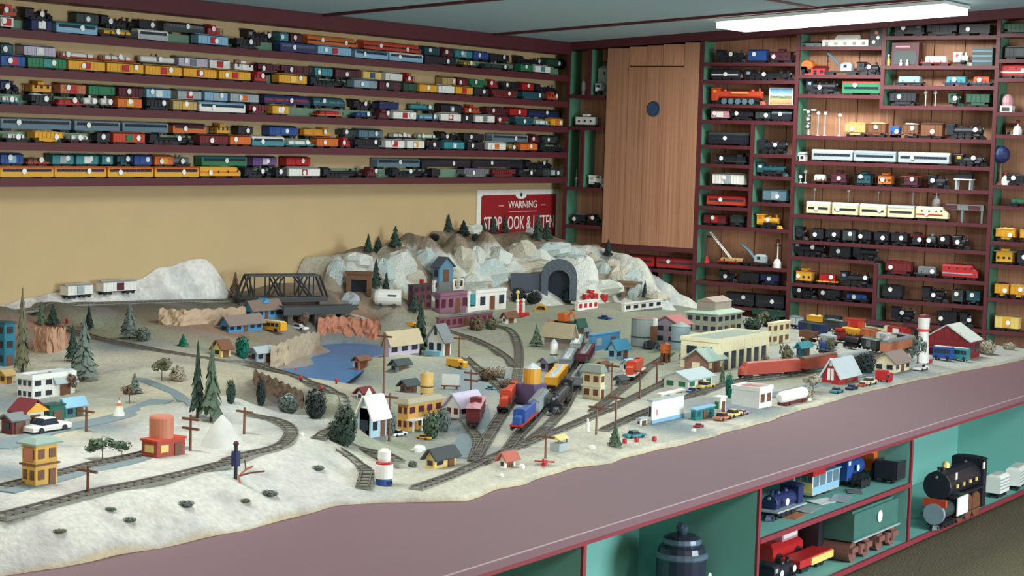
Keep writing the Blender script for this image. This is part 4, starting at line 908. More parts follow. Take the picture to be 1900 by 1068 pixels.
o_ = len(vs)   # front skirt down to the counter
for i in range(NX+1): vs.append((float(gx[i]), float(YF[i])-.004, .5095))
fs += [(o_+i, o_+i+1, (i+1)*k, i*k) for i in range(NX)]
cols = np.concatenate([paint(Q), np.tile(np.array(lin((206,188,150))[:3]), (NX+1, 1))])
me = bpy.data.meshes.new('ground'); me.from_pydata(vs, [], fs); me.materials.append(None); me.polygons.foreach_set('use_smooth', [True]*len(fs)); vcol(me, cols)
obj('ground', me, vmat('layout_ground', .5, 60), LAY)

# ---- mountain in the corner and snow hill on the wall: own meshes
def hill(name, label, ctrl, x0, x1, y0, y1, nx, ny, colf, rough=.02, sc=9, zmin=.5, m=None):
    P = np.array([[c[0], c[1]] for c in ctrl]); Z = np.array([c[2] for c in ctrl]); ft = rbf_fit(P, Z)
    X = np.linspace(x0, x1, nx+1); Y = np.linspace(y0, y1, ny+1); XX, YY = np.meshgrid(X, Y, indexing='ij'); q_ = np.stack([XX.ravel(), YY.ravel()], 1)
    z = rbf_eval(ft, q_); n_ = fbm(q_[:, 0], q_[:, 1], sc, 3); z = z + rough*n_*np.clip((z-.62)/.15, 0, 1)*np.clip((1.1-z)/.3, .25, 1)
    z2 = z.reshape(nx+1, ny+1); base = np.array([hgt(a, b) for a, b in q_]).reshape(nx+1, ny+1)
    keep = z2 > base-.05; idx = -np.ones((nx+1)*(ny+1), int); vs = []; fs = []; cl = []
    kk = ny+1
    for i in range(nx):
        for j in range(ny):
            if keep[i:i+2, j:j+2].any():
                f = []
                for a in (i*kk+j, (i+1)*kk+j, (i+1)*kk+j+1, i*kk+j+1):
                    if idx[a] < 0: idx[a] = len(vs); vs.append((q_[a, 0], q_[a, 1], max(z[a], base.ravel()[a]-.05))); cl.append(colf(q_[a, 0], q_[a, 1], z[a], n_[a]))
                    f.append(idx[a])
                fs.append(tuple(int(x) for x in f))
    t = thing(name, label, 'hill', (0, 0, 0)); me = bpy.data.meshes.new('hillside'); me.from_pydata([tuple(map(float, p)) for p in vs], [], fs); me.materials.append(None)
    me.polygons.foreach_set('use_smooth', [True]*len(fs)); vcol(me, np.array(cl)); obj('hillside', me, m or vmat(name+'_plaster', 1.0, 40), t)
    def f(x, y):
        if not (x0 <= x <= x1 and y0 <= y <= y1): return -1
        a = (x-x0)/(x1-x0)*nx; b = (y-y0)/(y1-y0)*ny; i = min(int(a), nx-1); j = min(int(b), ny-1); a -= i; b -= j
        return float(z2[i,j]*(1-a)*(1-b)+z2[i+1,j]*a*(1-b)+z2[i,j+1]*(1-a)*b+z2[i+1,j+1]*a*b)
    return t, f
ctrl = []
ridge = [(605,502),(640,486),(700,470),(760,452),(800,440),(850,430),(905,425),(960,432)]
for u, v in ridge:
    p = on_y(u, v, -.22); ctrl.append(tuple(p)); ctrl.append((p[0]+.05, .0, p[2]-.02))
for (u, v), x in zip([(1040,448),(1075,460),(1100,470),(1140,483),(1170,495),(1195,512),(1215,533),(1240,552)], [-.36,-.36,-.37,-.38,-.40,-.42,-.44,-.46]):
    p = on_x(u, v, x); ctrl.append(tuple(p)); ctrl.append((-.13, p[1]+.02, p[2]-.03))
foot = [(600,550,.76),(640,550,.76),(690,550,.755),(740,548,.745),(800,547,.735),(860,546,.725),(940,546,.71),(1000,560,.675),(1060,562,.66),(1120,562,.65),(1180,562,.64),(1235,566,.62)]
for u, v, z in foot:
    p = on_z(u, v, z); ctrl.append(tuple(p)); ctrl.append((p[0]-.10, p[1]-.12, z-.09)); ctrl.append((p[0]-.4, p[1]-.4, z-.25))
for u, v, fr in ((660,505,.5),(700,490,.75),(760,480,.75),(820,465,.78),(900,450,.82),(960,455,.85),(1040,465,.85),(1100,490,.8),(1150,515,.7),(700,520,.4),(780,510,.4),(860,490,.5),(930,490,.5),(1100,530,.35)):
    # face points: fraction of the way from foot line to ridge line in plan
    lo = on_z(u, 548, .66); hi = on_y(u, v, -.3) if u < 980 else on_x(u, v, -.5)
    y = lo[1]*(1-fr)+hi[1]*fr; p = on_y(u, v, y); 
    if p[2] < 1.2: ctrl.append(tuple(p))
for p in ((-2.75,-.05,.62),(-2.8,-.5,.60),(-2.7,-.9,.58),(-.13,-1.75,.5),(-.5,-1.8,.5),(-1.0,-1.6,.5)): ctrl.append(p)
rockc = [np.array(lin(c)[:3]) for c in ((206,206,196), (160,142,120), (128,116,98), (186,196,196))]
def mcol(x, y, z, n):
    if z > .98 + .03*math.sin(x*9): return rockc[1]*(.9+.2*n*.3) if n < .3 else rockc[2]
    return rockc[0]*(1+.1*n) if n > -.2 else (rockc[3] if n > -.55 else rockc[1])
MT, HM = hill('rocky_mountain', 'white and brown rock-faced mountain filling the corner below the warning sign', ctrl, -2.8, -.128, -1.75, .024, 130, 95, mcol, .028, 8)
ctrl = []
for u, v in [(0,572),(60,560),(130,546),(200,530),(300,506),(345,494),(375,488),(400,494),(415,515),(425,545),(432,562)]:
    p = on_y(u, v, -.01); ctrl.append(tuple(p)); ctrl.append((p[0], .03, p[2]+.01))
    ctrl.append((p[0]-.03, -.055, .80-.25*max(0, (p[0]+4.9)*.05))); ctrl.append((p[0]-.06, -.085, .73)); ctrl.append((p[0]-.2, -.3, .5))
ctrl += [(-6.5,0,.78),(-7.5,0,.76),(-6.5,-.2,.6),(-7.5,-.2,.6),(-5.5,0,.79),(-5.5,-.2,.65),(-3.0,0,.66),(-2.9,-.2,.6)]
snow = np.array(lin((236,232,226))[:3]); sn2 = np.array(lin((214,214,212))[:3])
SH, HS = hill('snow_hill', 'smooth white snow hill against the tan wall behind the back track', ctrl, -7.0, -2.9, -.22, .026, 130, 16, lambda x, y, z, n: snow if n > -.3 else sn2, .006, 10)
def ground(x, y): return max(hgt(x, y), HM(x, y), HS(x, y))
def P(u, v):
    """where the sight line through a pixel first meets the modelled ground"""
    d = ray(u, v); d = d/np.linalg.norm(d); s = 3.0; last = s
    while s < 14:
        p = CAM+d*s
        if p[0] > -.13: p = CAM+d*((-.14-CAM[0])/d[0]); return (float(p[0]), float(p[1]), ground(p[0], p[1]))
        if p[1] > .02: break
        if p[1] > -3.4 and p[2] <= ground(p[0], p[1]):
            lo, hi = last, s
            for _ in range(18):
                mid = (lo+hi)/2; p = CAM+d*mid
                if p[2] <= ground(p[0], p[1]): hi = mid
                else: lo = mid
            p = CAM+d*hi; return (float(p[0]), float(p[1]), float(p[2]))
        last = s; s += .03
    p = CAM+d*last; return (float(p[0]), float(p[1]), ground(p[0], p[1]))

# ---- river
rv = [(522,694),(545,672),(575,655),(592,640),(600,625),(596,612),(640,612),(690,618),(708,628),(706,650),(690,668),(660,690),(640,704),(600,712),(560,704)]
rb = MB(); ps = [on_z(u, v, .569) for u, v in rv]; n = len(ps); c_ = np.mean(ps, 0)
rvp = [tuple(c_)] + [tuple(c_+(p-c_)*f) for f in (.5, 1.12) for p in ps]
fs = [(0, 1+i, 1+(i+1) % n) for i in range(n)] + [(1+i, 1+n+i, 1+n+(i+1) % n, 1+(i+1) % n) for i in range(n)]
rb.add([(p[0], min(p[1], -.05), .569) for p in rvp], fs)
wm_ = mat((58,118,172), .35, .25, 14, .3, name='painted_river')
tag(pt('river', rb, wm_, None), 'blue painted river pool between the cliffs left of centre', 'river')

# ---- draped strips: roads and tracks
def resample(pts, step=.03):
    out = []
    # smooth with Catmull-Rom in plan
    Q_ = [np.array(p[:2]) for p in pts]; Q_ = [2*Q_[0]-Q_[1]]+Q_+[2*Q_[-1]-Q_[-2]]
    for i in range(1, len(Q_)-2):
        n_ = max(2, int(np.linalg.norm(Q_[i+1]-Q_[i])/step))
        for k in range(n_):
            t = k/n_; a, b, c, d = Q_[i-1:i+3]
            out.append(.5*((2*b)+(c-a)*t+(2*a-5*b+4*c-d)*t*t+(3*b-3*c+d-a)*t**3))
    out.append(Q_[-2]); return out
def frames(pl, zoff, flat=7):
    z = np.array([ground(p[0], p[1]) for p in pl]); zz = np.array([z[max(0, i-flat):i+flat+1].mean() for i in range(len(z))]); zz = np.maximum(zz, z-.004)+zoff
    T_ = [(pl[min(i+1, len(pl)-1)]-pl[max(i-1, 0)]) for i in range(len(pl))]; N_ = [np.array([-t[1], t[0]])/max(1e-6, np.linalg.norm(t)) for t in T_]
    return zz, N_
def ribbon(mb, pl, zz, N_, o0, o1, zb, zt, m=0):
    vs = []
    for p, z, n_ in zip(pl, zz, N_):
        a = p+n_*o0; b = p+n_*o1; vs += [(a[0], a[1], z+zb), (a[0], a[1], z+zt), (b[0], b[1], z+zt), (b[0], b[1], z+zb)]
    fs = []
    for i in range(len(pl)-1):
        for j in range(3): fs.append((4*i+j, 4*i+j+1, 4*i+4+j+1, 4*i+4+j))
    fs += [(0,1,2,3), tuple(4*(len(pl)-1)+j for j in (3,2,1,0))]
    return mb.add(vs, fs, m)
TRK = []
def track(label, px, world=None, wd=.050, zoff=.004, group='railway tracks on the layout'):
    pl = resample(world or [P(u, v) for u, v in px]); zz, N_ = frames(pl, zoff)
    t = thing('railway_track', label, 'track', (0, 0, 0), 0, group)
    b = MB(); ribbon(b, pl, zz, N_, -wd/2, wd/2, -.010, .0); pt('ballast', b, M_BAL, t)
    for s_ in (-1, 1):
        b = MB(); ribbon(b, pl, zz, N_, s_*.0165-.0016, s_*.0165+.0016, .002, .0075); pt('rail', b, M_RAIL, t)
    b = MB(); acc = 0; last = pl[0]
    for i in range(1, len(pl)):
        acc += np.linalg.norm(pl[i]-pl[i-1])
        if acc > .028:
            acc = 0; tg = pl[i]-pl[i-1]; tg = tg/np.linalg.norm(tg)*.006; n_ = N_[i]*.025; c = pl[i]; z = zz[i]
            b.add([(c+tg+n_).tolist()+[z], (c-tg+n_).tolist()+[z], (c-tg-n_).tolist()+[z], (c+tg-n_).tolist()+[z], (c+tg+n_).tolist()+[z+.003], (c-tg+n_).tolist()+[z+.003], (c-tg-n_).tolist()+[z+.003], (c+tg-n_).tolist()+[z+.003]], [(4,5,6,7),(0,1,5,4),(1,2,6,5),(2,3,7,6),(3,0,4,7)])
    o = pt('ties', b, M_TIE, t); o['kind'] = 'stuff'
    TRK.append((pl, zz)); return t
def road(label, px, wd, c=None, zoff=.0025):
    pl = resample([P(u, v) for u, v in px]); zz, N_ = frames(pl, zoff, 3); b = MB(); ribbon(b, pl, zz, N_, -wd/2, wd/2, -.012, 0)
    return tag(pt('road', b, c or M_ROAD, None), label, 'road', 'roads on the layout')
road('grey road curving past the white town buildings at left', [(0,832),(70,806),(130,792),(190,780),(245,764),(300,742)], .09)
road('pale grey road running from the trees to the dead tree trunk', [(255,700),(300,718),(335,738),(360,752)], .05)
road('broad grey street beside the yellow house and white billboard', [(845,850),(880,810),(880,760),(870,730),(860,705),(840,685)], .12)
road('grey-blue street along the front edge by the service station', [(1222,784),(1290,768),(1370,748),(1450,729),(1530,710),(1620,689),(1720,664)], .075)
track('back track on the ledge below the snow hill', None, [tuple(on_y(u, v, -.10)) for u, v in ((20,574),(90,566),(160,562),(250,559),(340,557),(432,555))])
track('curving track along the cliff top past the red signal lights', [(120,606),(200,633),(300,652),(400,668),(480,684),(560,703),(612,727),(640,757),(628,790),(590,815)])
track('small loop track beside the white knoll', [(455,768),(505,780),(540,800),(520,828),(460,846),(420,858)])
track('front track along the top of the snow bank', [(0,968),(60,945),(170,916),(290,894),(420,866)])
road('grey-green roadway under the yard track at lower left', [(0,912),(90,890),(170,870),(260,848),(330,828)], .10)
track('yard track behind the yellow signal tower', [(0,905),(90,885),(170,866),(260,845),(330,826)])
track('track leaving the snow bank toward the white tank tower', [(630,822),(666,832),(700,850),(740,868)])
track('track bending down to the layout front edge beside the snow bank', [(628,834),(660,856),(680,880),(674,908)])
track('single track in front of the white gabled farmhouse', [(820,611),(860,624),(887,635),(914,647),(940,664),(952,680)])
track('loop track below the brick row', [(880,600),(914,603),(943,613),(957,630),(963,654),(961,686),(957,712),(947,745),(925,780),(900,822),(883,853)])
track('track behind the grey boulder garden', [(863,664),(880,679),(911,705),(934,726),(948,742)])
track('left leg of the junction under the red caboose', [(862,780),(876,800),(889,822),(880,856)])
track('front main line rising to the engine house', [(771,909),(812,894),(851,877),(897,858),(968,828),(1059,791),(1130,760),(1200,726),(1262,696)])
track('second main line under the blue switcher', [(937,843),(960,812),(985,785),(1010,755),(1040,715),(1060,675),(1075,650)])
track('third yard lead under the dark coal cars', [(980,822),(1015,792),(1045,760),(1065,720),(1080,680),(1095,655)])
track('streamliner track along the front of the engine house', [(1120,800),(1200,765),(1290,733),(1370,708),(1450,697),(1530,683),(1600,668),(1680,650)])
track('yard track with the orange speeder', [(1100,765),(1150,725),(1185,698),(1215,675),(1245,655)])
# ================================================================== THINGS ON THE LAYOUT
FACE = YAW-math.pi/2
KX, KY = .552, .834            # how much of a metre along x / y shows sideways in the picture
GB, GV, GT3 = 'model buildings on the layout', 'model vehicles on the layout', 'model trees on the layout'
def spot(u, v): p = P(u, v); return p, mpp(p)
# ---- mountain rocks
ROCK = []
for k in range(4):
    r = random.Random(k+3); b = MB(); n, kk = 9, 6
    vs = []
    for i in range(kk+1):
        for j in range(n):
            a = math.pi*i/kk; t_ = 2*math.pi*j/n; f = 1+.20*math.sin(3*t_+k+i)*math.sin(a)+r.uniform(-.20, .16)
            vs.append((math.sin(a)*math.cos(t_)*f, math.sin(a)*math.sin(t_)*f, -math.cos(a)*f))
    b.add(vs, [(i*n+j, i*n+(j+1) % n, (i+1)*n+(j+1) % n, (i+1)*n+j) for i in range(kk) for j in range(n)]); ROCK.append(b.mesh('boulder', False))
RM = [mat((222,224,216), .9, .16, 9, .8), mat((198,210,208), .9, .2, 11, .8), mat((204,196,178), .9, .2, 9, .8)]
for k, (u, v, wd, hh) in enumerate([(745,490,45,45),(791,483,35,42),(858,478,40,48),(886,473,25,32),(907,503,55,46),(971,466,46,36),(925,478,40,40),(1024,462,66,24),(981,497,64,26),(1084,510,46,64),
        (1122,502,28,34),(1154,515,46,42),(1119,532,62,26),(1186,536,26,38),(1221,550,32,18),(662,480,50,22),(622,505,25,44),(837,514,32,32),(879,519,60,22),(715,500,34,40),(770,515,36,30),(1000,475,40,24),(1062,470,44,26),(1140,492,34,22),(950,500,34,30),(1180,512,30,26),(1100,482,34,26),(870,425,46,16),(985,428,40,12)]):
    p, s = spot(u, v+hh*.25); o = obj('boulder', ROCK[k % 4], RM[k % 3], MT, (p[0]+.01, p[1]+.01, p[2]+hh*.12*s), FACE+rnd(-.4, .4), (wd*s*.66, wd*s*.36, hh*s*.62))
    o.rotation_euler = (rnd(-.2, .2), rnd(-.25, .25), FACE+rnd(-.3, .3))
def portal(label, u, v, w_, h_, c, ow, oh, square=False, wing=0):
    p, s = spot(u, v); t = thing('tunnel_portal', label, 'tunnel portal', p, FACE); W2, Hh, a, b_ = w_*s/2, h_*s, ow*s/2, oh*s
    ar = [(-a, 0)] + ([(-a, b_), (a, b_)] if square else [(-a*math.cos(math.pi*i/8), b_-a+a*math.sin(math.pi*i/8)) for i in range(9)]) + [(a, 0)]
    out = [(-W2, -.01)] + ([(-W2, Hh), (W2, Hh)] if square else [(-W2*math.cos(math.pi*i/8), Hh-W2*.9+W2*.9*math.sin(math.pi*i/8)) for i in range(9)]) + [(W2, -.01)]
    n = len(ar); mb = MB(); d = .03
    for y0_, fl in ((-d, 1), (d, 0)):
        vs = [(x, y0_, z) for x, z in ar]+[(x, y0_, z) for x, z in out]
        mb.add(vs, [((i, i+1, n+i+1, n+i) if fl else (i+1, i, n+i, n+i+1)) for i in range(n-1)])
    mb.add([(x, -d, z) for x, z in ar]+[(x, d, z) for x, z in ar], [(i, n+i, n+i+1, i+1) for i in range(n-1)])
    mb.add([(x, -d, z) for x, z in out]+[(x, d, z) for x, z in out], [(i+1, n+i+1, n+i, i) for i in range(n-1)])
    pt('stonework', mb, c, t)
    if square: bx('coping', t, -W2-.008, W2+.008, -d-.008, d, Hh, Hh+.014, c)
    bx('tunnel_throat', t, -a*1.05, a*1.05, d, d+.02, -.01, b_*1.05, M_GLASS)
    if wing: bx('wing_wall', t, -W2-wing*s, -W2, -.012, d, -.01, Hh*.62, c)
portal('large grey stone tunnel portal in the middle of the mountain', 1036, 556, 66, 76, mat((88,96,106), .9, .3, 60, .5), 40, 56, False, 56)
portal('brown timber tunnel portal at the left foot of the mountain', 666, 546, 46, 38, mat((118,84,62), .9, .3, 40, .4), 30, 28, True)
portal('small brown timber portal at the right foot of the mountain', 1170, 549, 36, 24, mat((132,106,80), .9, .3, 40, .4), 20, 17, True)

# ---- houses: near corner on pixel (u,v); a px of the left face, b px of the right face, h px high, rh px of roof
def house(name, label, u, v, a, b, h, rh, wc, rc, ax='x', wl=2, wr=3, rows=1, wcol=None, chim=None, door=True, cat='model building', parapet=False, fwd=0.0):
    p, s = spot(u, v); p = (p[0]-fwd*math.cos(YAW), p[1]-fwd*math.sin(YAW), p[2]); Ly, Lx, Hh, Rh = a*s/KY, b*s/KX, h*s, rh*s
    base = min(ground(p[0]+i*Lx, p[1]+j*Ly) for i in (0, 1) for j in (0, 1)); t = thing(name, label, cat, (p[0], p[1], p[2]-.001), 0, GB)
    W_ = cm(wc) if isinstance(wc, str) else wc; R_ = cm(rc, .8) if isinstance(rc, str) else rc; G_ = cm(wcol) if wcol else M_GLASS
    if base < p[2]-.004: bx('foundation', t, .001, Lx-.001, .001, Ly-.001, base-p[2], 0, cm('gry'))
    wo = pt('walls', (MB().box(0, Lx, 0, Ly, 0, Hh).gable(0, Lx, 0, Ly, Hh, Hh+Rh, ax) if rh and ax != 'hip' else MB().box(0, Lx, 0, Ly, 0, Hh)), W_, t)
    e = .012
    if rh and ax in 'xy':
        mb = MB()
        if ax == 'x':
            ym = Ly/2; dz = min(Rh*e/ym, .25*Hh)
            mb.slab((-e,-e,Hh-dz), (Lx+e,-e,Hh-dz), (Lx+e,ym,Hh+Rh), (-e,ym,Hh+Rh), .006); mb.slab((Lx+e,Ly+e,Hh-dz), (-e,Ly+e,Hh-dz), (-e,ym,Hh+Rh), (Lx+e,ym,Hh+Rh), .006)
        else:
            xm = Lx/2; dz = min(Rh*e/xm, .25*Hh)
            mb.slab((-e,Ly+e,Hh-dz), (-e,-e,Hh-dz), (xm,-e,Hh+Rh), (xm,Ly+e,Hh+Rh), .006); mb.slab((Lx+e,-e,Hh-dz), (Lx+e,Ly+e,Hh-dz), (xm,Ly+e,Hh+Rh), (xm,-e,Hh+Rh), .006)
        pt('roof', mb, R_, t)
    elif ax == 'hip' and rh:
        i_ = min(Lx, Ly)*.38; pt('roof', MB().box(-e, Lx+e, -e, Ly+e, Hh, Hh+.005).box(-e, Lx+e, -e, Ly+e, Hh+.005, Hh+Rh, 0, i_), R_, t)
    else:
        bx('roof', t, -.004 if not parapet else .006, Lx+.004 if not parapet else Lx-.006, -.004 if not parapet else .006, Ly+.004 if not parapet else Ly-.006, Hh, Hh+.006, R_)
        if parapet:
            pp = MB().box(-.004, Lx+.004, -.004, .006, Hh-.004, Hh+.014).box(-.004, Lx+.004, Ly-.006, Ly+.004, Hh-.004, Hh+.014).box(-.004, .006, .006, Ly-.006, Hh-.004, Hh+.014).box(Lx-.006, Lx+.004, .006, Ly-.006, Hh-.004, Hh+.014)
            pt('parapet', pp, W_, wo)
    for r in range(rows):
        z0 = Hh*(r+.32)/rows; z1 = Hh*(r+.78)/rows
        for k in range(wl):
            c = Ly*(k+.5)/wl; d = min(Ly/wl*.28, .022); bx('window', wo, -.002, .002, c-d, c+d, z0, z1, G_)
        for k in range(wr):
            c = Lx*(k+.5)/wr; d = min(Lx/wr*.28, .025)
            if door and r == 0 and k == wr//2: bx('door', wo, c-d, c+d, -.003, .002, .0, z1, cm('brn'))
            else: bx('window', wo, c-d, c+d, -.002, .002, z0, z1, G_)
    if chim: bx('chimney', t, Lx*.62, Lx*.62+.018, Ly*.55, Ly*.55+.018, Hh+Rh*.2, Hh+Rh+.03, cm(chim))
    return t, Lx, Ly, Hh, Rh, s
YB_ = mat((226,178,84), .6, .1)
t, Lx, Ly, Hh, Rh, s = house('signal_tower', 'two-storey yellow signal tower with grey-green roof at lower left', 66, 903, 31, 29, 78, 12, YB_, mat((150,170,160), .8), 'hip', 2, 2, 2, 'brn')
bx('belt_course', t, -.006, Lx+.006, -.006, Ly+.006, Hh*.50, Hh*.54, cm('brn')); bx('window_band', t, -.003, Lx*.0+.002, .01, Ly-.01, Hh*.60, Hh*.92, cm('cop'))
t, Lx, Ly, Hh, Rh, s = house('water_tank_house', 'red shed carrying a round copper water tank beside the pole', 292, 850, 34, 40, 30, 0, mat((170,72,58), .6), 'ored', 'flat', 1, 2, 1, 'lye')
pt('round_tank', MB().lathe([(.0, 0)]+[(23*s, 0), (23*s, 38*s), (21*s, 42*s), (.001, 43*s)], 20), mat((202,126,98), .5, .1), t, (Lx*.42, Ly*.5, Hh+.006))
house('town_hall', 'long white two-storey town building in the left village', 60, 742, 34, 58, 40, 0, 'wht', 'lgr', 'flat', 3, 4, 2, None, None, True, 'model building', True)
house('town_house', 'white gabled house at the right end of the left village', 104, 735, 18, 24, 30, 16, 'wht', 'lgr', 'x', 1, 1, 1)
t, Lx, Ly, Hh, Rh, s = house('village_station', 'village station with dark red gable and yellow trim at left', 48, 800, 30, 24, 38, 18, 'wht', 'dred', 'y', 2, 1, 1)
pt('gable_trim', MB().slab((-.01,-.012,Hh-.004), (Lx+.01,-.012,Hh-.004), (Lx*.55,-.012,Hh+Rh*.75), (Lx*.45,-.012,Hh+Rh*.75), .004), cm('yel'), t)
house('red_shed', 'small dark red shed at the left edge beside the grey road', 22, 806, 24, 18, 28, 8, 'dred', 'gry', 'x', 1, 1)
house('green_shop', 'dark green boxy shop with yellow sign in the left village', 92, 790, 22, 20, 36, 0, mat((22,110,92), .6), 'dgn', 'flat', 1, 1)
house('awning_shop', 'small teal shop with pale awning roof beside the green shop', 122, 776, 10, 24, 26, 10, mat((70,130,136), .6), 'lbl', 'x', 1, 2)
house('teal_block', 'tall dark teal building at the left edge below the snow hill', 8, 680, 30, 14, 80, 0, mat((30,116,140), .6), 'dtl', 'flat', 2, 1, 3, 'blk')
house('yellow_kiosk', 'tiny yellow kiosk at the left edge above the village', 10, 712, 14, 10, 18, 6, 'yel', 'tan', 'x', 1, 1)
t, Lx, Ly, Hh, Rh, s = house('blue_station', 'long low blue station with brown roof left of the yellow bus', 424, 617, 18, 52, 15, 14, mat((70,140,190), .6), mat((134,118,112), .8), 'x', 1, 5)
t, Lx, Ly, Hh, Rh, s = house('blue_house', 'bright blue gabled house with dormer below the truss bridge', 468, 592, 18, 44, 18, 15, mat((70,150,205), .6), mat((132,112,100), .8), 'x', 1, 5)
pt('dormer', MB().box(0, .05, 0, .05, 0, .03).gable(-.004, .054, -.004, .05, .03, .055, 'y'), mat((70,150,205), .6), t, (Lx*.42, .01, Hh*.95))
house('tan_cottage', 'small tan gabled cottage left of the round green tree', 410, 662, 16, 14, 16, 14, 'lye', 'brn', 'x', 1, 1)
house('grey_cottage', 'pale grey cottage right of the round green tree', 476, 672, 12, 24, 20, 7, 'lgr', 'lgr', 'x', 1, 2)
house('white_barn', 'long white barn with tan roof beside the tall dark conifer', 722, 661, 13, 52, 23, 22, 'lav', mat((178,164,134), .8), 'x', 0, 3, 1, None, None, False)
t, Lx, Ly, Hh, Rh, s = house('white_farmhouse', 'white gabled farmhouse right of the tall dark conifer', 822, 660, 30, 14, 30, 27, 'wht', 'gry', 'x', 2, 1, 1)
bx('gable_window', t, -.002, .002, Ly*.42, Ly*.58, Hh+.02, Hh+.07, M_GLASS); bx('porch', t, -.03, 0, 0, Ly, 0, Hh*.28, cm('lbl'))
t, Lx, Ly, Hh, Rh, s = house('yellow_hotel', 'ornate two-storey yellow house with many windows near the church', 756, 800, 20, 60, 50, 10, mat((216,162,84), .6), mat((170,160,136), .8), 'hip', 2, 4, 2, 'mar')
bx('porch_roof', t, -.01, Lx, -.03, 0, Hh*.42, Hh*.47, cm('wht')); 
for k in range(5): bx('porch_post', t, Lx*k/4.2, Lx*k/4.2+.006, -.028, -.022, 0, Hh*.42, cm('wht'))
t, Lx, Ly, Hh, Rh, s = house('church', 'pale blue and white church with steeple at the river bend', 688, 812, 26, 26, 42, 34, mat((176,204,220), .6), 'wht', 'x', 1, 2, 1)
pt('steeple', MB().box(-.022, .022, -.022, .022, 0, Hh*1.3).box(-.024, .024, -.024, .024, Hh*1.3, Hh*1.3+.07, 0, .023), cm('wht'), t, (.022, Ly*.5, .0)); bx('arched_door', t, -.004, .0, Ly*.36, Ly*.64, 0, Hh*.6, M_GLASS)
house('white_store', 'white store with sloping white roof right of the yellow house', 852, 776, 26, 40, 24, 20, 'wht', 'lav', 'x', 2, 2, 1, 'dred')
house('tan_cabin', 'yellow-walled cabin with dark roof standing alone near the front edge', 806, 870, 17, 38, 20, 15, mat((224,190,116), .6), mat((72,76,78), .8), 'x', 1, 2)
house('red_roof_cottage', 'tiny white cottage with red roof at the layout front edge', 936, 868, 9, 20, 15, 13, 'wht', mat((190,110,92), .8), 'x', 1, 1)
t, Lx, Ly, Hh, Rh, s = house('cream_tower', 'cream two-storey switch tower with grey hip roof in the middle yard', 1113, 742, 32, 9, 50, 15, 'crm', mat((140,148,140), .8), 'hip', 2, 1, 2, 'brn'); bx('belt_course', t, -.005, Lx+.005, -.005, Ly+.005, Hh*.48, Hh*.52, cm('wht'))
t, Lx, Ly, Hh, Rh, s = house('white_shop', 'plain white flat-fronted shop near the front edge with blue base', 1209, 786, 7, 68, 42, 0, 'wht', 'lgr', 'flat', 1, 0, 1, None, None, False); bx('blue_base', t, -.003, Lx+.003, -.004, 0, 0, Hh*.16, cm('lbl')); bx('wall_mark', t, Lx*.12, Lx*.17, -.002, 0, Hh*.35, Hh*.6, cm('pnk'))
house('white_motel', 'low white building with pale grey roof and green windows', 1276, 724, 42, 54, 20, 12, 'wht', mat((176,190,192), .8), 'x', 2, 3, 1, 'grn')
house('brick_house', 'brown house with grey-green gabled roof before the engine house', 1312, 692, 40, 38, 24, 18, mat((142,104,92), .7), mat((160,182,172), .8), 'x', 1, 3, 1, 'crm')
t, Lx, Ly, Hh, Rh, s = house('engine_house', 'big cream flat-roofed engine house with tall dark doorways', 1332, 688, 66, 118, 54, 0, mat((238,228,192), .6), mat((166,178,166), .8), 'flat', 0, 0, 1, None, None, False, 'model building', True)
for k in range(2): bx('window', t, -.003, .002, Ly*(.16+.42*k), Ly*(.42+.42*k), Hh*.52, Hh*.80, M_GLASS)
for k in range(6): bx('doorway', t, Lx*(.10+.15*k), Lx*(.18+.15*k), -.003, .002, 0, Hh*.62, M_GLASS)
for k in range(7): bx('pilaster', t, Lx*(.04+.15*k), Lx*(.065+.15*k), -.006, 0, 0, Hh*.98, mat((238,228,192), .6))
t, Lx, Ly, Hh, Rh, s = house('service_station', 'white service station with red-brown roof near the front edge', 1408, 758, 47, 30, 34, 0, 'wht', mat((176,120,110), .8), 'flat', 0, 2, 1, 'brn', None, False, 'model building', True)
house('white_booth', 'narrow white booth left of the service station', 1336, 768, 12, 12, 30, 0, 'wht', 'wht', 'flat', 1, 1, 1, 'grn')
house('teal_garage', 'low teal garage right of the plain white shop', 1290, 780, 8, 42, 20, 0, mat((40,120,120), .6), 'lbl', 'flat', 1, 3, 1, 'dtl')
t, Lx, Ly, Hh, Rh, s = house('red_cottage', 'red house with steep pale grey roof and white gable windows', 1556, 714, 28, 50, 14, 32, mat((172,38,42), .6), mat((196,206,210), .8), 'x', 0, 1, 1)
for yy in (.30, .52): bx('gable_window', t, -.003, .001, Ly*yy, Ly*(yy+.16), Hh*.6, Hh*.6+.055, cm('wht'))
bx('gable_window', t, -.003, .001, Ly*.42, Ly*.58, Hh+.052, Hh+.09, cm('wht'))
house('cream_cottage', 'cream cottage with brown-grey roof beside the red truck', 1660, 692, 34, 42, 19, 17, 'crm', mat((146,128,120), .8), 'x', 2, 3, 1)
t, Lx, Ly, Hh, Rh, s = house('red_barn', 'large dark red barn with pale roof at the right end of layout', 1796, 666, 70, 34, 34, 26, mat((136,36,42), .6), mat((200,206,198), .8), 'x', 0, 2, 1, None, None, False)
for k in range(3): bx('step_gable', t, -.004, .004, Ly*(.20+.22*k), Ly*(.34+.22*k), Hh, Hh+Rh*(.55, .95, .55)[k], mat((136,36,42), .6))
bx('porch_roof', t, -.06, 0, Ly*.02, Ly*.98, Hh*.50, Hh*.56, cm('dred'))
t, Lx, Ly, Hh, Rh, s = house('grey_factory', 'grey-green factory with raised clerestory behind the engine house', 1330, 620, 54, 56, 36, 10, mat((158,158,140), .8), mat((168,188,172), .8), 'hip', 4, 4, 2)
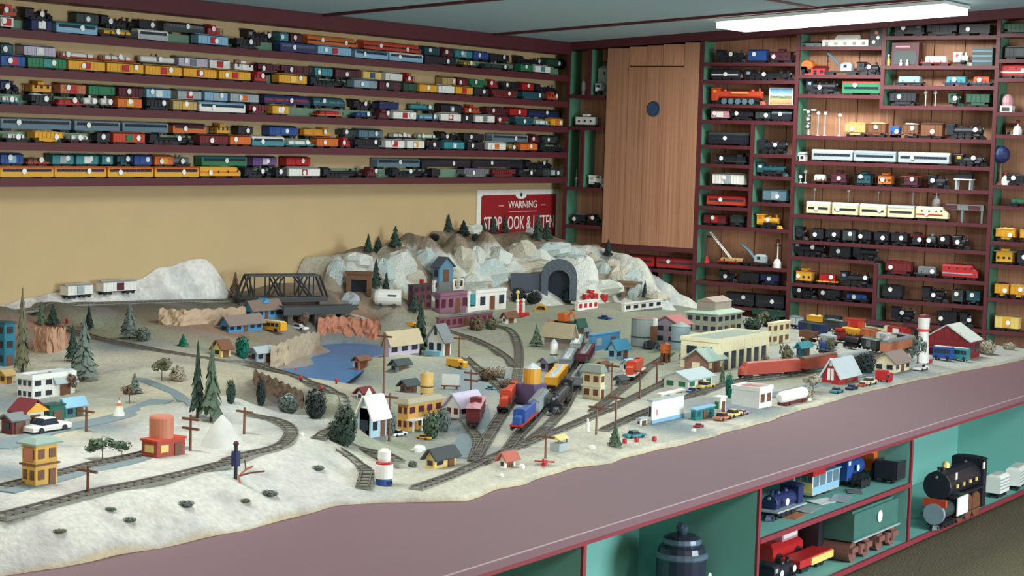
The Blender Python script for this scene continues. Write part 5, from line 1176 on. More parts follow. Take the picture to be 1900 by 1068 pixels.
pt('clerestory', MB().box(Lx*.15, Lx*.8, Ly*.2, Ly*.8, 0, .05).gable(Lx*.13, Lx*.82, Ly*.18, Ly*.82, .05, .075), mat((168,152,140), .8), t, (0, 0, Hh+Rh*.6))
house('red_roof_mill', 'lilac-grey mill with broad pinkish red roof left of the factory', 1258, 640, 44, 26, 38, 14, mat((150,140,152), .8), mat((184,112,112), .8), 'x', 2, 1, 2)
house('tan_barn', 'tan-roofed barn with teal end wall in the middle of the layout', 1058, 650, 48, 10, 28, 20, mat((150,140,130), .8), mat((170,156,128), .8), 'y', 0, 1, 1, 'grn', None, False)
house('teal_annex', 'narrow teal annex against the tan-roofed barn', 1070, 642, 4, 14, 44, 6, mat((28,120,136), .7), 'dgn', 'x', 0, 1)
house('blue_shed', 'open-sided bright blue shed with frame front in the middle', 1098, 652, 6, 56, 30, 0, mat((84,148,200), .6), mat((96,160,200), .8), 'flat', 0, 2, 1, 'lgr')
house('small_blue_house', 'small pale blue house behind the cream switch tower', 1142, 668, 14, 26, 22, 14, mat((140,180,204), .6), mat((52,128,160), .8), 'x', 1, 2)
house('brick_block', 'mauve brick flat-roofed block with arched windows at the mountain foot', 816, 582, 10, 50, 34, 0, mat((140,96,116), .8), mat((96,88,96), .8), 'flat', 1, 4, 1, 'mar', None, True, 'model building', True)
house('dark_brick_tower', 'tall dark red brick building left of the mauve brick block', 766, 576, 10, 32, 46, 0, mat((92,46,54), .8), 'dgr', 'flat', 1, 3, 3, 'blk', 'red')
house('brick_row', 'long low reddish brick row beside the loop track', 814, 610, 5, 98, 20, 0, mat((122,72,86), .8), mat((120,112,110), .8), 'flat', 0, 9, 1, 'mar')
t, Lx, Ly, Hh, Rh, s = house('white_depot', 'white flat depot with teal panel beside the brick block', 868, 580, 7, 70, 36, 0, 'wht', 'lgr', 'flat', 1, 4, 1, None, None, True, 'model building', True); bx('teal_panel', t, .02, .07, -.004, 0, Hh*.4, Hh*1.15, cm('tea'))
house('rooftop_row', 'row of white parapet fronts behind the brick block', 806, 540, 4, 52, 22, 0, 'wht', 'gry', 'flat', 0, 6, 1, 'mar', fwd=.05)
house('mountain_house', 'steel-blue gabled house perched on the mountain face', 816, 520, 12, 24, 28, 16, mat((96,136,160), .7), mat((84,96,110), .8), 'y', 1, 1, 1, fwd=.11)
house('striped_stand', 'white stand with red and blue panels at the foot of the mountain', 1072, 577, 5, 40, 17, 0, 'wht', 'wht', 'flat', 0, 4, 1, 'red', None, False)
house('white_trailer', 'very long low white trailer right of the striped stand', 1158, 578, 5, 80, 14, 0, 'wht', 'wht', 'flat', 0, 5, 1, None, None, False)
house('cream_block', 'cream block with stained top behind the engine house', 1432, 640, 8, 42, 40, 0, mat((226,218,178), .7, .25, 30), 'crm', 'flat', 1, 3, 2, 'brn')
house('teal_yard_shed', 'dark teal yard shed right of the engine house', 1484, 662, 6, 24, 20, 6, mat((34,90,108), .6), 'tea', 'x', 1, 2)
house('lilac_shed', 'small lilac shed left of the yard tracks in the middle', 1014, 690, 12, 14, 20, 6, mat((156,136,160), .7), 'gry', 'x', 1, 1)
house('grey_hut', 'small grey hut on the green below the river', 735, 690, 10, 22, 14, 8, 'gry', 'dgr', 'x', 1, 1)
house('orange_box_house', 'small orange boxy house on the river bank', 665, 690, 8, 16, 24, 4, 'cop', 'brn', 'x', 1, 1)
house('white_rear_house', 'white house with red-brown gable at the right of the brick row', 938, 600, 6, 20, 12, 8, 'wht', 'brn', 'x', 1, 1)

house('tool_shed', 'small grey tool shed right of the cream switch tower', 1150, 716, 8, 12, 13, 5, 'gry', 'dgr', 'x', 1, 1)
house('pump_house', 'white pump house below the small blue house', 1164, 690, 8, 10, 18, 5, 'wht', 'lbl', 'x', 1, 1)
house('crew_shack', 'red-brown crew shack on the yard above the engine tracks', 1118, 690, 10, 12, 12, 6, 'cop', 'brn', 'x', 1, 1)
house('freight_shed', 'long grey freight shed left of the blue open shed', 1078, 630, 6, 16, 18, 5, 'lgr', 'gry', 'x', 0, 2)
house('section_house', 'dark brown section house under the bank left of the yellow water tower', 752, 728, 10, 20, 14, 8, 'brn', 'dgr', 'x', 1, 2)
house('white_cabin', 'little white cabin behind the church on the river bank', 672, 742, 10, 14, 14, 8, 'wht', 'dred', 'x', 1, 1)
house('creamery', 'cream shed between the brown house and the low white building', 1244, 716, 9, 16, 12, 5, 'crm', 'brn', 'x', 1, 1)
house('lean_to', 'low pale lean-to behind the plain white shop', 1226, 742, 6, 50, 10, 0, 'crm', 'wht', 'flat', 0, 2)
house('ticket_booth', 'small white ticket booth left of the plain white shop', 1188, 790, 6, 14, 12, 0, 'wht', 'lgr', 'flat', 1, 1)
house('oil_house', 'small grey oil house behind the orange water tower', 1222, 652, 7, 10, 14, 4, 'gry', 'dgr', 'x', 1, 1)
# ---- towers, tanks, billboards
def cyl_tank(name, label, u, v, r, h, c, cone=0, top_c=None, legs=0, legc='brn'):
    p, s = spot(u, v); t = thing(name, label, 'model tank', p, 0, GB); r, h, lg = r*s, h*s, legs*s
    pt('tank', MB().lathe([(r, lg), (r, lg+h), (r*.98, lg+h+.002)], 20), c if not isinstance(c, str) else cm(c), t)
    pt('roof', MB().lathe([(r*1.06, lg+h), (.002, lg+h+max(cone*s, .004))], 20), top_c or cm('gry'), t)
    pt('hoop', MB().lathe([(r*1.01, lg+h*.3), (r*1.02, lg+h*.33), (r*1.01, lg+h*.36)], 20), cm('dgr'), t)
    if legs:
        for k in range(4):
            a = math.pi/4+k*math.pi/2; pt('leg', MB().cyl((r*.8*math.cos(a), r*.8*math.sin(a), -.004), (r*.7*math.cos(a), r*.7*math.sin(a), lg), .007, None, 6), cm(legc), t)
    return t, r, h, s
cyl_tank('silver_silo', 'pale blue-silver silo beside the red-roofed mill', 1262, 646, 18, 42, mat((160,180,190), .4), 8, mat((150,170,160), .6))
cyl_tank('grey_tank', 'broad grey-green storage tank left of the red-roofed mill', 1192, 640, 22, 50, mat((140,150,146), .6), 3, mat((164,120,112), .7))
cyl_tank('white_silo', 'slim white silo left of the tan-roofed barn', 1027, 668, 7, 32, 'wht', 8, cm('lgr'))
cyl_tank('orange_water_tower', 'small orange water tower on dark legs in front of the mill', 1234, 672, 10, 16, 'ora', 4, cm('brn'), 18)
cyl_tank('yellow_water_tower', 'bright yellow round water tower above the yellow hotel', 791, 742, 12, 36, mat((226,186,110), .6), 4, cm('tan'), 14)
p, s = spot(986, 748); t = thing('yellow_tank_tower', 'square yellow tank tower on a purple base beside the yard', 'model tank', p, 0, GB)
bx('base', t, -.055, .045, -.045, .045, 0, 38*s, mat((104,90,130), .7)); pt('tank', MB().lathe([(16.5*s, 38*s), (16.5*s, 66*s)], 16), cm('yel'), t); pt('roof', MB().lathe([(17*s, 66*s), (.003, 76*s)], 16), cm('lgr'), t)
p, s = spot(712, 899); t = thing('tank_tower', 'white two-tier tower with red band and blue base near the front edge', 'model tower', p, 0, GB)
pt('base', MB().lathe([(15*s, 0), (15*s, 13*s)], 18), cm('blu'), t); pt('drum', MB().lathe([(17*s, 13*s), (17*s, 38*s), (14*s, 41*s)], 18), cm('wht'), t); pt('red_band', MB().lathe([(16*s, 40*s), (16.5*s, 42*s), (14*s, 44*s)], 18), cm('red'), t)
pt('upper_drum', MB().lathe([(11*s, 44*s), (12.5*s, 50*s), (12*s, 63*s), (6*s, 68*s)], 18), cm('wht'), t)
for x in (-5, 0, 5): bx('opening', t, (x-1.5)*s, (x+1.5)*s, -15.4*s, -14.0*s, 2*s, 9*s, M_GLASS)
p, s = spot(1711, 672); t = thing('lighthouse', 'tall white lighthouse with red gallery near the right end', 'lighthouse', p, 0, GB)
pt('shaft', MB().lathe([(12*s, 0), (9*s, 58*s)], 18), cm('wht'), t); pt('gallery', MB().lathe([(10*s, 58*s), (13*s, 60*s), (13*s, 63*s)], 18), cm('ored'), t); pt('lantern_room', MB().lathe([(10*s, 63*s), (11*s, 84*s)], 18), cm('wht'), t); pt('cap', MB().lathe([(12*s, 84*s), (10*s, 88*s), (.002, 91*s)], 18), cm('dred'), t); bx('foot', t, 6*s, 16*s, -14*s, -8*s, 0, 5*s, cm('red'))
p, s = spot(718, 568); t = thing('propane_tank', 'fat white horizontal tank left of the dark brick building', 'model tank', p, FACE, GB)
pt('tank', MB().lathe([(6*s, -26*s), (13*s, -22*s), (15*s, -16*s), (15*s, 26*s)], 16, 0, (0, 0, 17*s), 'x'), cm('wht'), t); bx('saddle', t, -14*s, -9*s, -10*s, 10*s, 0, 6*s, cm('dgr')); bx('saddle', t, 12*s, 17*s, -10*s, 10*s, 0, 6*s, cm('dgr')); bx('vent_slot', t, 2*s, 18*s, -15.2*s, -14*s, 20*s, 23*s, cm('dgr'))
p, s = spot(1207, 645); t = thing('coal_tower', 'dark coaling trestle with black coal heap before the grey tank', 'model tower', p, 0, GB)
pt('coal_heap', lumps(16*s/KX*.6, 10*s, 0, 16*s), cm('blk'), t); bx('tower', t, .01, .045, -.015, .02, 0, 40*s, cm('brn')); bx('white_top', t, .03, .05, -.01, .01, 40*s, 54*s, cm('wht'))
def billboard(label, u, v, w_, h_, leg, c='wht', rz=FACE, name='billboard'):
    p, s = spot(u, v); t = thing(name, label, 'billboard', p, rz, GB); w2 = w_*s/2
    bx('panel', t, -w2, w2, -.004, .004, leg*s, (leg+h_)*s, cm(c)); bx('frame_rail', t, -w2-.004, w2+.004, -.006, .006, leg*s-.006, leg*s, cm('brn'))
    for x in (-w2*.7, w2*.7): bx('post', t, x-.004, x+.004, .0, .008, 0, leg*s, cm('brn'))
billboard('white billboard on dark posts behind the yellow house', 836, 722, 32, 20, 8)
billboard('small cream sign in front of the bushes by the white store', 782, 792, 18, 18, 16, 'crm')
billboard('small white billboard leaning near the yard at right', 1690, 650, 20, 14, 5)
billboard('red sign board behind the cream cottage', 1668, 642, 20, 14, 5, 'red')
p, s = spot(965, 586); t = thing('fuel_stand', 'red and white fuel stand with tall pumps in the back town', 'model building', p, 0, GB)
bx('platform', t, -.05, .05, -.03, .03, 0, .02, cm('red'))
for x in (-.03, 0, .03): pt('pump', MB().lathe([(.010,.02),(.010,.07),(.006,.075),(.012,.09),(.004,.10)], 8), cm('wht' if x else 'red'), t, (x, 0, 0))
pt('sign_mast', MB().cyl((.0,.02,0), (.0,.02,.13), .004, None, 6).sph((0,.02,.135), .012, 8, 6), cm('lye'), t)
p, s = spot(1003, 578); t = thing('yellow_arch', 'small yellow arched shelter right of the fuel stand', 'model building', p, FACE, GB); b = MB()
for a in range(8):
    t0, t1 = math.pi*a/8, math.pi*(a+1)/8; b.slab((.035*math.cos(t0), -.02, .035*math.sin(t0)+.012), (.035*math.cos(t0), .02, .035*math.sin(t0)+.012), (.035*math.cos(t1), .02, .035*math.sin(t1)+.012), (.035*math.cos(t1), -.02, .035*math.sin(t1)+.012), -.008)
pt('arch', b, cm('yel'), t); bx('sill', t, -.04, .04, -.02, .02, 0, .012, cm('tan')); bx('inner_wall', t, -.028, .028, .012, .016, .01, .03, cm('brn'))
for k, (u, v) in enumerate(((1087, 558), (1103, 556), (1121, 558), (1096, 550))):
    p, s = spot(u, v); t = thing('red_drum', 'red drum above the striped stand, %s from left' % ORD[[1, 3, 4, 2][k]], 'drum', p, 0, 'red drums at the mountain foot')
    pt('drum', MB().lathe([(6.5*s, 0), (7*s, 3*s), (6.5*s, 6*s), (7*s, 9*s), (6.5*s, 13*s)], 12), cm('red'), t); pt('lid', MB().lathe([(6*s, 13*s), (6*s, 14*s)], 12), cm('wht'), t)
p, s = spot(221, 772); t = thing('teepee', 'small white and orange teepee on the tan slope', 'teepee', p, 0, GB)
pt('cover', MB().lathe([(12*s, 0), (5*s, 20*s), (.003, 30*s)], 10), cm('wht'), t); pt('painted_top', MB().lathe([(5.4*s, 20*s), (.8*s, 31*s), (2*s, 36*s)], 10), cm('ora'), t)
p, s = spot(1090, 800); t = thing('statue', 'tiny plain white standing statue beside the front main line', 'statue', p, 0, None)
pt('figure', MB().lathe([(5*s, 0), (4*s, 3*s), (3*s, 8*s), (4*s, 15*s), (1.6*s, 18*s), (2.4*s, 20*s), (2.2*s, 23*s), (.5*s, 25*s)], 10), cm('wht'), t)

# ---- bridges
A = on_z(440, 553, .782); B = on_z(604, 551, .782); d = B-A; Lb = float(np.hypot(d[0], d[1])); az = math.atan2(d[1], d[0]); s = mpp((A+B)/2)
t = thing('truss_bridge', 'black steel through-truss bridge left of the mountain', 'bridge', tuple((A+B)/2), az); MBK = mat((42,44,46), .5, .2, 40)
hb_ = 42*s; wd = .07
bx('deck', t, -Lb/2, Lb/2, -wd/2, wd/2, -.02, -.004, MBK)
for y in (-wd/2, wd/2):
    xs = [-Lb/2+Lb*k/6 for k in range(7)]
    b = MB().box(xs[0], xs[6], y-.005, y+.005, -.006, .006); pt('bottom_chord', b, MBK, t); pt('top_chord', MB().box(xs[0]+Lb*.10, xs[6]-Lb*.10, y-.006, y+.006, hb_-.006, hb_+.006), MBK, t)
    for a_, b_ in ((xs[0], xs[0]+Lb*.10), (xs[6], xs[6]-Lb*.10)): pt('end_post', MB().cyl((a_, y, 0), (b_, y, hb_), .0065, None, 6), MBK, t)
    tp = [xs[0]+Lb*.10+Lb*.8*k/6 for k in range(7)]
    for k in range(1, 6): pt('diagonal', MB().cyl((tp[k-1] if k % 2 else tp[k+1], y, hb_), (xs[k], y, 0), .005, None, 6), MBK, t); pt('hanger', MB().cyl((xs[k], y, 0), (xs[k], y, hb_), .0035, None, 6), MBK, t)
for k in range(5): bx('cross_brace', t, -Lb*.4+Lb*.2*k-.003, -Lb*.4+Lb*.2*k+.003, -wd/2, wd/2, hb_-.004, hb_+.004, MBK)
for x in (-Lb*.45, Lb*.45): bx('pier', t, x-.02, x+.02, -.035, .035, -.16, -.02, mat((120,112,104), .9, .2, 30, .4))
A = on_z(520, 576, .735); B = on_z(660, 572, .735); d = B-A; Lb = float(np.hypot(d[0], d[1]))
t = thing('girder_bridge', 'black plate-girder bridge deck in front of the truss bridge', 'bridge', tuple((A+B)/2), math.atan2(d[1], d[0]))
bx('deck', t, -Lb/2, Lb/2, -.035, .035, -.004, .006, MBK)
for y in (-.038, .038): pt('girder', MB().add([(-Lb/2,y-.004,-.022),(Lb/2-.06,y-.004,-.022),(Lb/2,y-.004,.022),(-Lb/2,y-.004,.022),(-Lb/2,y+.004,-.022),(Lb/2-.06,y+.004,-.022),(Lb/2,y+.004,.022),(-Lb/2,y+.004,.022)], [(0,1,2,3),(7,6,5,4),(0,4,5,1),(1,5,6,2),(2,6,7,3),(3,7,4,0)]), MBK, t)
for k in range(3): bx('pier', t, -Lb*.4+k*Lb*.35-.014, -Lb*.4+k*Lb*.35+.014, -.03, .03, -.14, -.02, mat((96,90,84), .9, .2, 30, .4))

# ---- trains standing on the layout: rear pixel to front pixel on the rails
def tcar(u0, v0, u1, v1, kind, cols, label, H_=.085, W_=.052):
    a, b = P(u0, v0), P(u1, v1); L = math.hypot(b[0]-a[0], b[1]-a[1]); c, _, c2 = cols.partition('/')
    x, y = (a[0]+b[0])/2, (a[1]+b[1])/2
    z = max([ground(x, y)] + [float(zz[i]) for pl, zz in TRK for i in [int(np.argmin([(q_[0]-x)**2+(q_[1]-y)**2 for q_ in pl]))] if (pl[i][0]-x)**2+(pl[i][1]-y)**2 < .002])
    t = thing(KN[kind][0], label, KN[kind][1], (x, y, z+.0075), math.atan2(b[1]-a[1], b[0]-a[0]), 'model trains on the layout'); car(t, kind, min(L, .5), c, c2 or None, H_, W_, 0); return t
tcar(118, 562, 166, 559, 'box', 'wht/lgr', 'white boxcar on the back track, left one of the pair', .07)
tcar(184, 560, 248, 557, 'box', 'wht/mar', 'white boxcar with dark ends on the back track, right one', .07)
tcar(988, 778, 956, 808, 'hood', 'blu/red', 'blue switcher with red nose at the end of the yard track', .078, .046)
tcar(957, 738, 930, 772, 'hood', 'ored/blk', 'red and black locomotive on the loop track beside the street', .082, .046)
tcar(1058, 735, 1020, 778, 'steam', 'blk/lgr', 'black steam engine heading the middle yard cars', .085, .046)
tcar(1045, 700, 1018, 735, 'hop', 'yel/lgr', 'yellow gondola behind the black engine in the middle yard', .07)
tcar(1062, 668, 1046, 698, 'hop', 'gry/lgr', 'grey gondola at the top of the second yard lead', .07)
tcar(1008, 756, 990, 777, 'box', 'lgr/wht', 'pale boxcar coupled behind the blue switcher', .07, .042)
tcar(1094, 662, 1078, 690, 'hop', 'mar/gry', 'maroon hopper at the top of the third yard lead', .075)
tcar(1086, 704, 1068, 732, 'hop', 'gry/blk', 'grey hopper behind the black engine on the third lead', .07, .044)
tcar(1074, 640, 1066, 660, 'hop', 'lgr/wht', 'short pale gondola at the far end of the second lead', .06, .044)
tcar(1188, 694, 1166, 710, 'hood', 'ored/wht', 'small orange speeder alone on the yard track', .085)
tcar(1478, 697, 1372, 708, 'dies', 'brk/crm', 'brick red streamliner with cream nose before the engine house', .078, .05)
tcar(1545, 684, 1484, 694, 'pass', 'brk/brn', 'brick red coach coupled behind the streamliner', .074)
tcar(1612, 668, 1552, 681, 'flat', 'blk/lgr', 'dark flatcar behind the brick red coach', .06)
tcar(1690, 650, 1640, 662, 'pass', 'cop/gry', 'copper-coloured coach behind the dark round tree', .075)
tcar(888, 770, 876, 800, 'cab', 'dred/pnk', 'dark red caboose on the left leg of the junction', .09)
YS = [(1500,604,1526,608,'hop','yel/lye','yellow gondola at the back of the right yard'),(1486,618,1530,626,'box','nvy/dgr','navy boxcar nearest the engine house in the right yard'),(1532,612,1566,618,'hop','dgr/gry','charcoal hopper behind the navy boxcar'),
 (1568,608,1608,615,'box','ored/red','bright orange-red boxcar along the rack in the right yard'),(1610,616,1648,624,'pass','crm/mar','cream-topped coach right of the orange-red boxcar'),(1560,626,1598,633,'flat','dred/yel','dark red flatcar with yellow load in the right yard'),
 (1602,632,1628,637,'box','cop/ora','apricot boxcar in the middle of the right yard'),(1566,644,1596,650,'tank','blk/dgr','black tank car in the right yard'),(1632,640,1656,645,'box','wht/lgr','small white boxcar in the right yard'),(1520,640,1552,646,'flat','brn/lgr','brown flatcar with pale load in the right yard'),
 (1700,632,1726,636,'hop','blk/dgr','black hopper behind the lighthouse'),(1470,608,1484,611,'box','lgr/wht','short pale boxcar at the left of the right yard'),(1400,590,1452,600,'hop','dgn/blk','long dark green hopper behind the cream block')]
YS += [(1650,627,1684,633,'box','red/wht','bright red boxcar left of the lighthouse in the right yard'),(1486,634,1514,639,'hop','brn/blk','brown hopper beside the teal yard shed'),(1660,641,1690,647,'hop','dgr/gry','charcoal hopper nearest the lighthouse'),
 (1604,650,1634,656,'box','dgr/gry','charcoal boxcar before the copper-coloured coach'),(1520,656,1546,660,'flat','gry/blu','grey flatcar with blue load by the yard shed'),(1530,602,1560,607,'box','dgn/blk','dark green boxcar at the back of the right yard'),(1612,606,1640,611,'hop','mar/blk','maroon hopper at the back of the right yard'),
 (1646,612,1676,618,'box','brn/dred','brown boxcar close to the lighthouse top'),(1552,634,1564,636,'cab','red/blk','tiny red caboose in the middle of the right yard'),(1640,650,1654,653,'tank','lgr/wht','pale tank car beside the copper-coloured coach')]
for u0, v0, u1, v1, kd, cc, lb_ in YS: tcar(u0, v0, u1, v1, kd, cc, lb_, .072)

# ---- road vehicles
def auto(label, u, v, Lp, c, rz=0.0, kind='car', hs=1.0):
    p, s = spot(u, v); k_ = abs(math.cos(rz))*KX+abs(math.sin(rz))*KY; L = Lp*s/k_; t = thing({'car': 'model_car', 'truck': 'model_truck', 'bus': 'model_bus', 'digger': 'model_excavator'}[kind], label, {'car': 'car', 'truck': 'truck', 'bus': 'bus', 'digger': 'excavator'}[kind], p, rz, GV); a = L/2; w_ = L*.19 if kind != 'bus' else L*.15; C_ = cm(c, .3)
    r = L*.065; t.scale = (1, 1+(hs-1)*.4, hs)
    if kind == 'car': pt('body', MB().bbox(-a, a, -w_, w_, r*.8, L*.16, L*.03), C_, t); pt('cabin', MB().box(-a*.5, a*.35, -w_*.9, w_*.9, L*.16, L*.28, 0, L*.06, w_*.2), M_GLASS, t); pt('roof', MB().box(-a*.36, a*.22, -w_*.72, w_*.72, L*.272, L*.29), C_, t)
    elif kind == 'truck': pt('cab', MB().bbox(a*.45, a, -w_, w_, r*.8, L*.36, L*.05), C_, t); pt('cargo_box', MB().bbox(-a, a*.40, -w_*1.1, w_*1.1, r*1.2, L*.44, L*.02), C_, t); bx('windshield', t, a*.6, a*.9, -w_-.001, w_+.001, L*.20, L*.31, M_GLASS)
    elif kind == 'bus':
        pt('body', MB().bbox(-a, a, -w_, w_, r*.8, L*.34, L*.03), C_, t)
        for k in range(5): bx('window', t, -a*.85+k*a*.35, -a*.85+k*a*.35+a*.26, -w_-.001, -w_+.002, L*.18, L*.28, M_GLASS)
        bx('roof_panel', t, -a*.9, a*.9, -w_*.8, w_*.8, L*.34, L*.35, cm('wht'))
    else:
        pt('cab', MB().bbox(-a*.3, a*.3, -w_, w_, L*.14, L*.42, L*.04), C_, t); pt('tracks', MB().bbox(-a*.6, a*.6, -w_*1.2, w_*1.2, 0, L*.14, L*.03), M_WHEEL, t); pt('boom', MB().tube([(a*.2,0,L*.3),(a*.7,0,L*.5),(a,0,L*.2)], L*.035), C_, t)
    if kind != 'digger':
        wm2 = cached(('autowheel',), lambda: MB().cyl((0,-.5,0),(0,.5,0), 1, None, 10))
        for x in (-a*.6, a*.6):
            for y in (-w_, w_): obj('wheel', wm2, M_WHEEL, t, (x, y, r), 0, (r, .006, r))
Y90 = -math.pi/2
for args in [('white car parked on the cliff right of the yellow bus', 555, 611, 30, 'wht', Y90), ('yellow bus below the blue house', 504, 614, 48, 'yel', Y90, 'bus'), ('teal sedan near the front edge left of the white shop', 1177, 811, 36, 'tea', -.35),
  ('tan sedan in front of the teal garage', 1340, 778, 26, 'cop', 0), ('pale yellow sedan left of the service station', 1360, 772, 26, 'lye', 0), ('small red car by the plain white shop', 1296, 792, 14, 'red', 0), ('turquoise car in front of the red gabled house', 1552, 728, 20, 'tea', 0),
  ('navy car in front of the red gabled house', 1580, 722, 18, 'nvy', 0), ('red delivery truck in front of the cream cottage', 1640, 708, 24, 'red', Y90, 'truck', 1.7), ('blue bus before the red barn, left one', 1750, 668, 30, 'blu', Y90, 'bus', 2.1), ('teal bus before the red barn, right one', 1781, 669, 28, 'tea', Y90, 'bus', 2.1),
  ('white car at the foot of the lighthouse', 1708, 686, 22, 'wht', 0), ('yellow truck on the street below the white farmhouse', 848, 682, 32, 'yel', Y90, 'truck'), ('white car on the grey road in the left village', 86, 800, 52, 'wht', 0), ('blue car on the green near the striped stand', 1122, 592, 22, 'blu', Y90),
  ('small yellow truck behind the white barn', 766, 606, 16, 'yel', Y90, 'truck'), ('orange excavator on the green in the back town', 1046, 602, 44, 'ora', Y90, 'digger'), ('orange digger left of the bigger orange excavator', 1020, 604, 18, 'ora', Y90, 'digger'), ('pale blue car on the broad street', 910, 722, 18, 'lbl', Y90),
  ('white car in front of the yellow house', 738, 808, 22, 'wht', 0), ('yellow car in front of the yellow house', 786, 814, 24, 'yel', Y90), ('pink-red car beside the pale yellow sedan', 1378, 768, 16, 'pnk', 0), ('cream car beside the red truck', 1612, 712, 24, 'crm', 0), ('dark car on the street by the river', 905, 690, 16, 'dgr', Y90), ('red car beside the dark flatcar', 1600, 716, 14, 'ored', 0), ('blue car behind the red gabled house', 1548, 672, 16, 'blu', Y90), ('yellow car before the low white building', 1308, 720, 26, 'lye', 0), ('blue car before the low white building', 1284, 727, 16, 'blu', 0)]: auto(*args)

p, s = spot(1470, 748); t = thing('tank_trailer', 'white rounded tank trailer on red wheels right of the service station', 'truck', p, 0, GV); L = 62*s/KX
pt('tank', MB().lathe([(5*s, -L/2), (9*s, -L/2+.01), (11*s, -L/2+.03), (11*s, L/2-.03), (9*s, L/2-.01), (5*s, L/2)], 14, 0, (0, 0, 16*s), 'x'), cm('wht'), t)
bx('chassis', t, -L/2+.02, L/2-.02, -8*s, 8*s, 3*s, 6*s, cm('dred'))
for x in (-L*.36, -L*.24, L*.26, L*.36):
    for y in (-8*s, 8*s): pt('wheel', MB().cyl((x, y-.003, 3.5*s), (x, y+.003, 3.5*s), 3.5*s, None, 10), cm('dred'), t)
# ---- rock faces, knoll
def rockwall(label, pts, hp, c):
    base = [(P(u, v), h) for (u, v), h in zip(pts, hp)]; n = 28; m = 7; vs = []; r = random.Random(len(label))
    for i in range(n+1):
        f = i/n*(len(base)-1); k = min(int(f), len(base)-2); f -= k; (a, ha), (b, hb2) = base[k], base[k+1]
        x, y, z = [a[j]*(1-f)+b[j]*f for j in range(3)]; s_ = mpp((x, y, z)); hh = (ha*(1-f)+hb2*f)*s_
        for j in range(m+1):
            d_ = (r.uniform(-.009, .009)+.005*math.sin(i*1.1+j*.9)) if 0 < j else 0; g = j/m
            vs.append((x+math.cos(YAW)*(.05*g+d_), y+math.sin(YAW)*(.05*g+d_), z-.02+(hh+.02)*g+(.006*math.sin(i*1.7) if j == m else 0)))
        vs.append((x+math.cos(YAW)*.16, y+math.sin(YAW)*.16, z-.03))
    kk = m+2; mb = MB().add(vs, [(i*kk+j, (i+1)*kk+j, (i+1)*kk+j+1, i*kk+j+1) for i in range(n) for j in range(m+1)])
    tag(pt('rock_cliff', mb, mat(c, .95, .22, 24, .8), None), label, 'rock cliff', 'rock cliffs on the layout')
rockwall('tan stone retaining wall below the back track left of the blue house', [(292,602),(340,606),(400,602),(452,594)], (28,30,28,24), (186,160,134))
rockwall('orange-brown rock cliff behind the river', [(588,622),(622,620),(660,624),(704,632)], (30,32,34,34), (190,128,104))
rockwall('tan rock cliff on the left bank of the river', [(500,684),(535,676),(568,660),(592,642)], (38,46,42,24), (176,158,134))
rockwall('reddish rock face above the left village', [(58,652),(88,656),(118,650)], (42,46,40), (184,142,116))
rockwall('dark brown rock face under the curving track', [(468,714),(515,742),(560,762)], (26,34,32), (122,102,86))
p, s = spot(412, 826); mb = MB(); r = random.Random(5); vs = []
for i in range(9):
    g = i/8; R_ = (1-g)**.8*52*s+.002
    for j in range(18):
        a = 2*math.pi*j/18; q_ = R_*(1+.16*math.sin(2*a+1)+r.uniform(-.06, .06)); vs.append((q_*math.cos(a)+.03*g, q_*math.sin(a)+.03*g, -.03+(54*s+.03)*g))
mb.add(vs, [(i*18+j, i*18+(j+1) % 18, (i+1)*18+(j+1) % 18, (i+1)*18+j) for i in range(8) for j in range(18)])
tag(pt('snow_knoll', mb, mat((200,198,192), .95, .2, 10, .8), None, p, 0, True), 'pointed white plaster knoll beside the small loop track', 'hill')
# ---- trees, shrubs
def leafm(c, n=.35): return mat(c, .9, n, 60)
LM = dict(d=leafm((52,72,62)), g=leafm((86,104,84)), o=leafm((112,112,88)), b=leafm((120,98,80)), e=leafm((18,112,92), .2), k=leafm((40,52,50)), s=leafm((170,160,140)), m=leafm((104,116,110)))
def conifer_mesh(seed, thin=1.0):
    r = random.Random(seed); b = MB(); n = 9
    for k in range(n):
        z = .14+.80*k/n; R = (.30*(1-k/n)+.035)*thin
        m_ = int(14*(1-k/n))+6
        for j in range(m_):
            a = 2*math.pi*j/m_+r.uniform(-.3, .3); rr = R*r.uniform(.6, 1.12); c, s_ = math.cos(a), math.sin(a); w_ = rr*.30+.012; dz = r.uniform(.02, .10)
            b.add([(0, 0, z+.12), (c*rr-s_*w_, s_*rr+c*w_, z-dz+.03), (c*rr*1.12, s_*rr*1.12, z-dz), (c*rr+s_*w_, s_*rr-c*w_, z-dz+.03), (c*rr*.5, s_*rr*.5, z+.10)], [(0,1,4),(0,4,3),(1,2,4),(4,2,3)])
    b.cyl((0,0,.86), (0,0,1.0), .02*thin, .002, 5); return b.mesh('needles')
def leafy_mesh(seed, n=340):
    r = random.Random(seed); b = MB(); cs = [(r.uniform(-.24, .24), r.uniform(-.24, .24), r.uniform(.42, .80), r.uniform(.16, .26)) for _ in range(7)]
    for k in range(n):
        cx, cy, cz, R = r.choice(cs); v = Vector((r.gauss(0,1), r.gauss(0,1), r.gauss(0,1))).normalized()*R*r.uniform(.6, 1); c = Vector((cx, cy, cz))+v
        e1 = v.cross(Vector((r.uniform(-1,1), r.uniform(-1,1), .3))).normalized()*.045; e2 = v.cross(e1).normalized()*.05
        b.add([c-e1-e2, c+e1-e2, c+e1*.6+e2, c-e1*.6+e2], [(0,1,2,3)])
    return b.mesh('foliage')
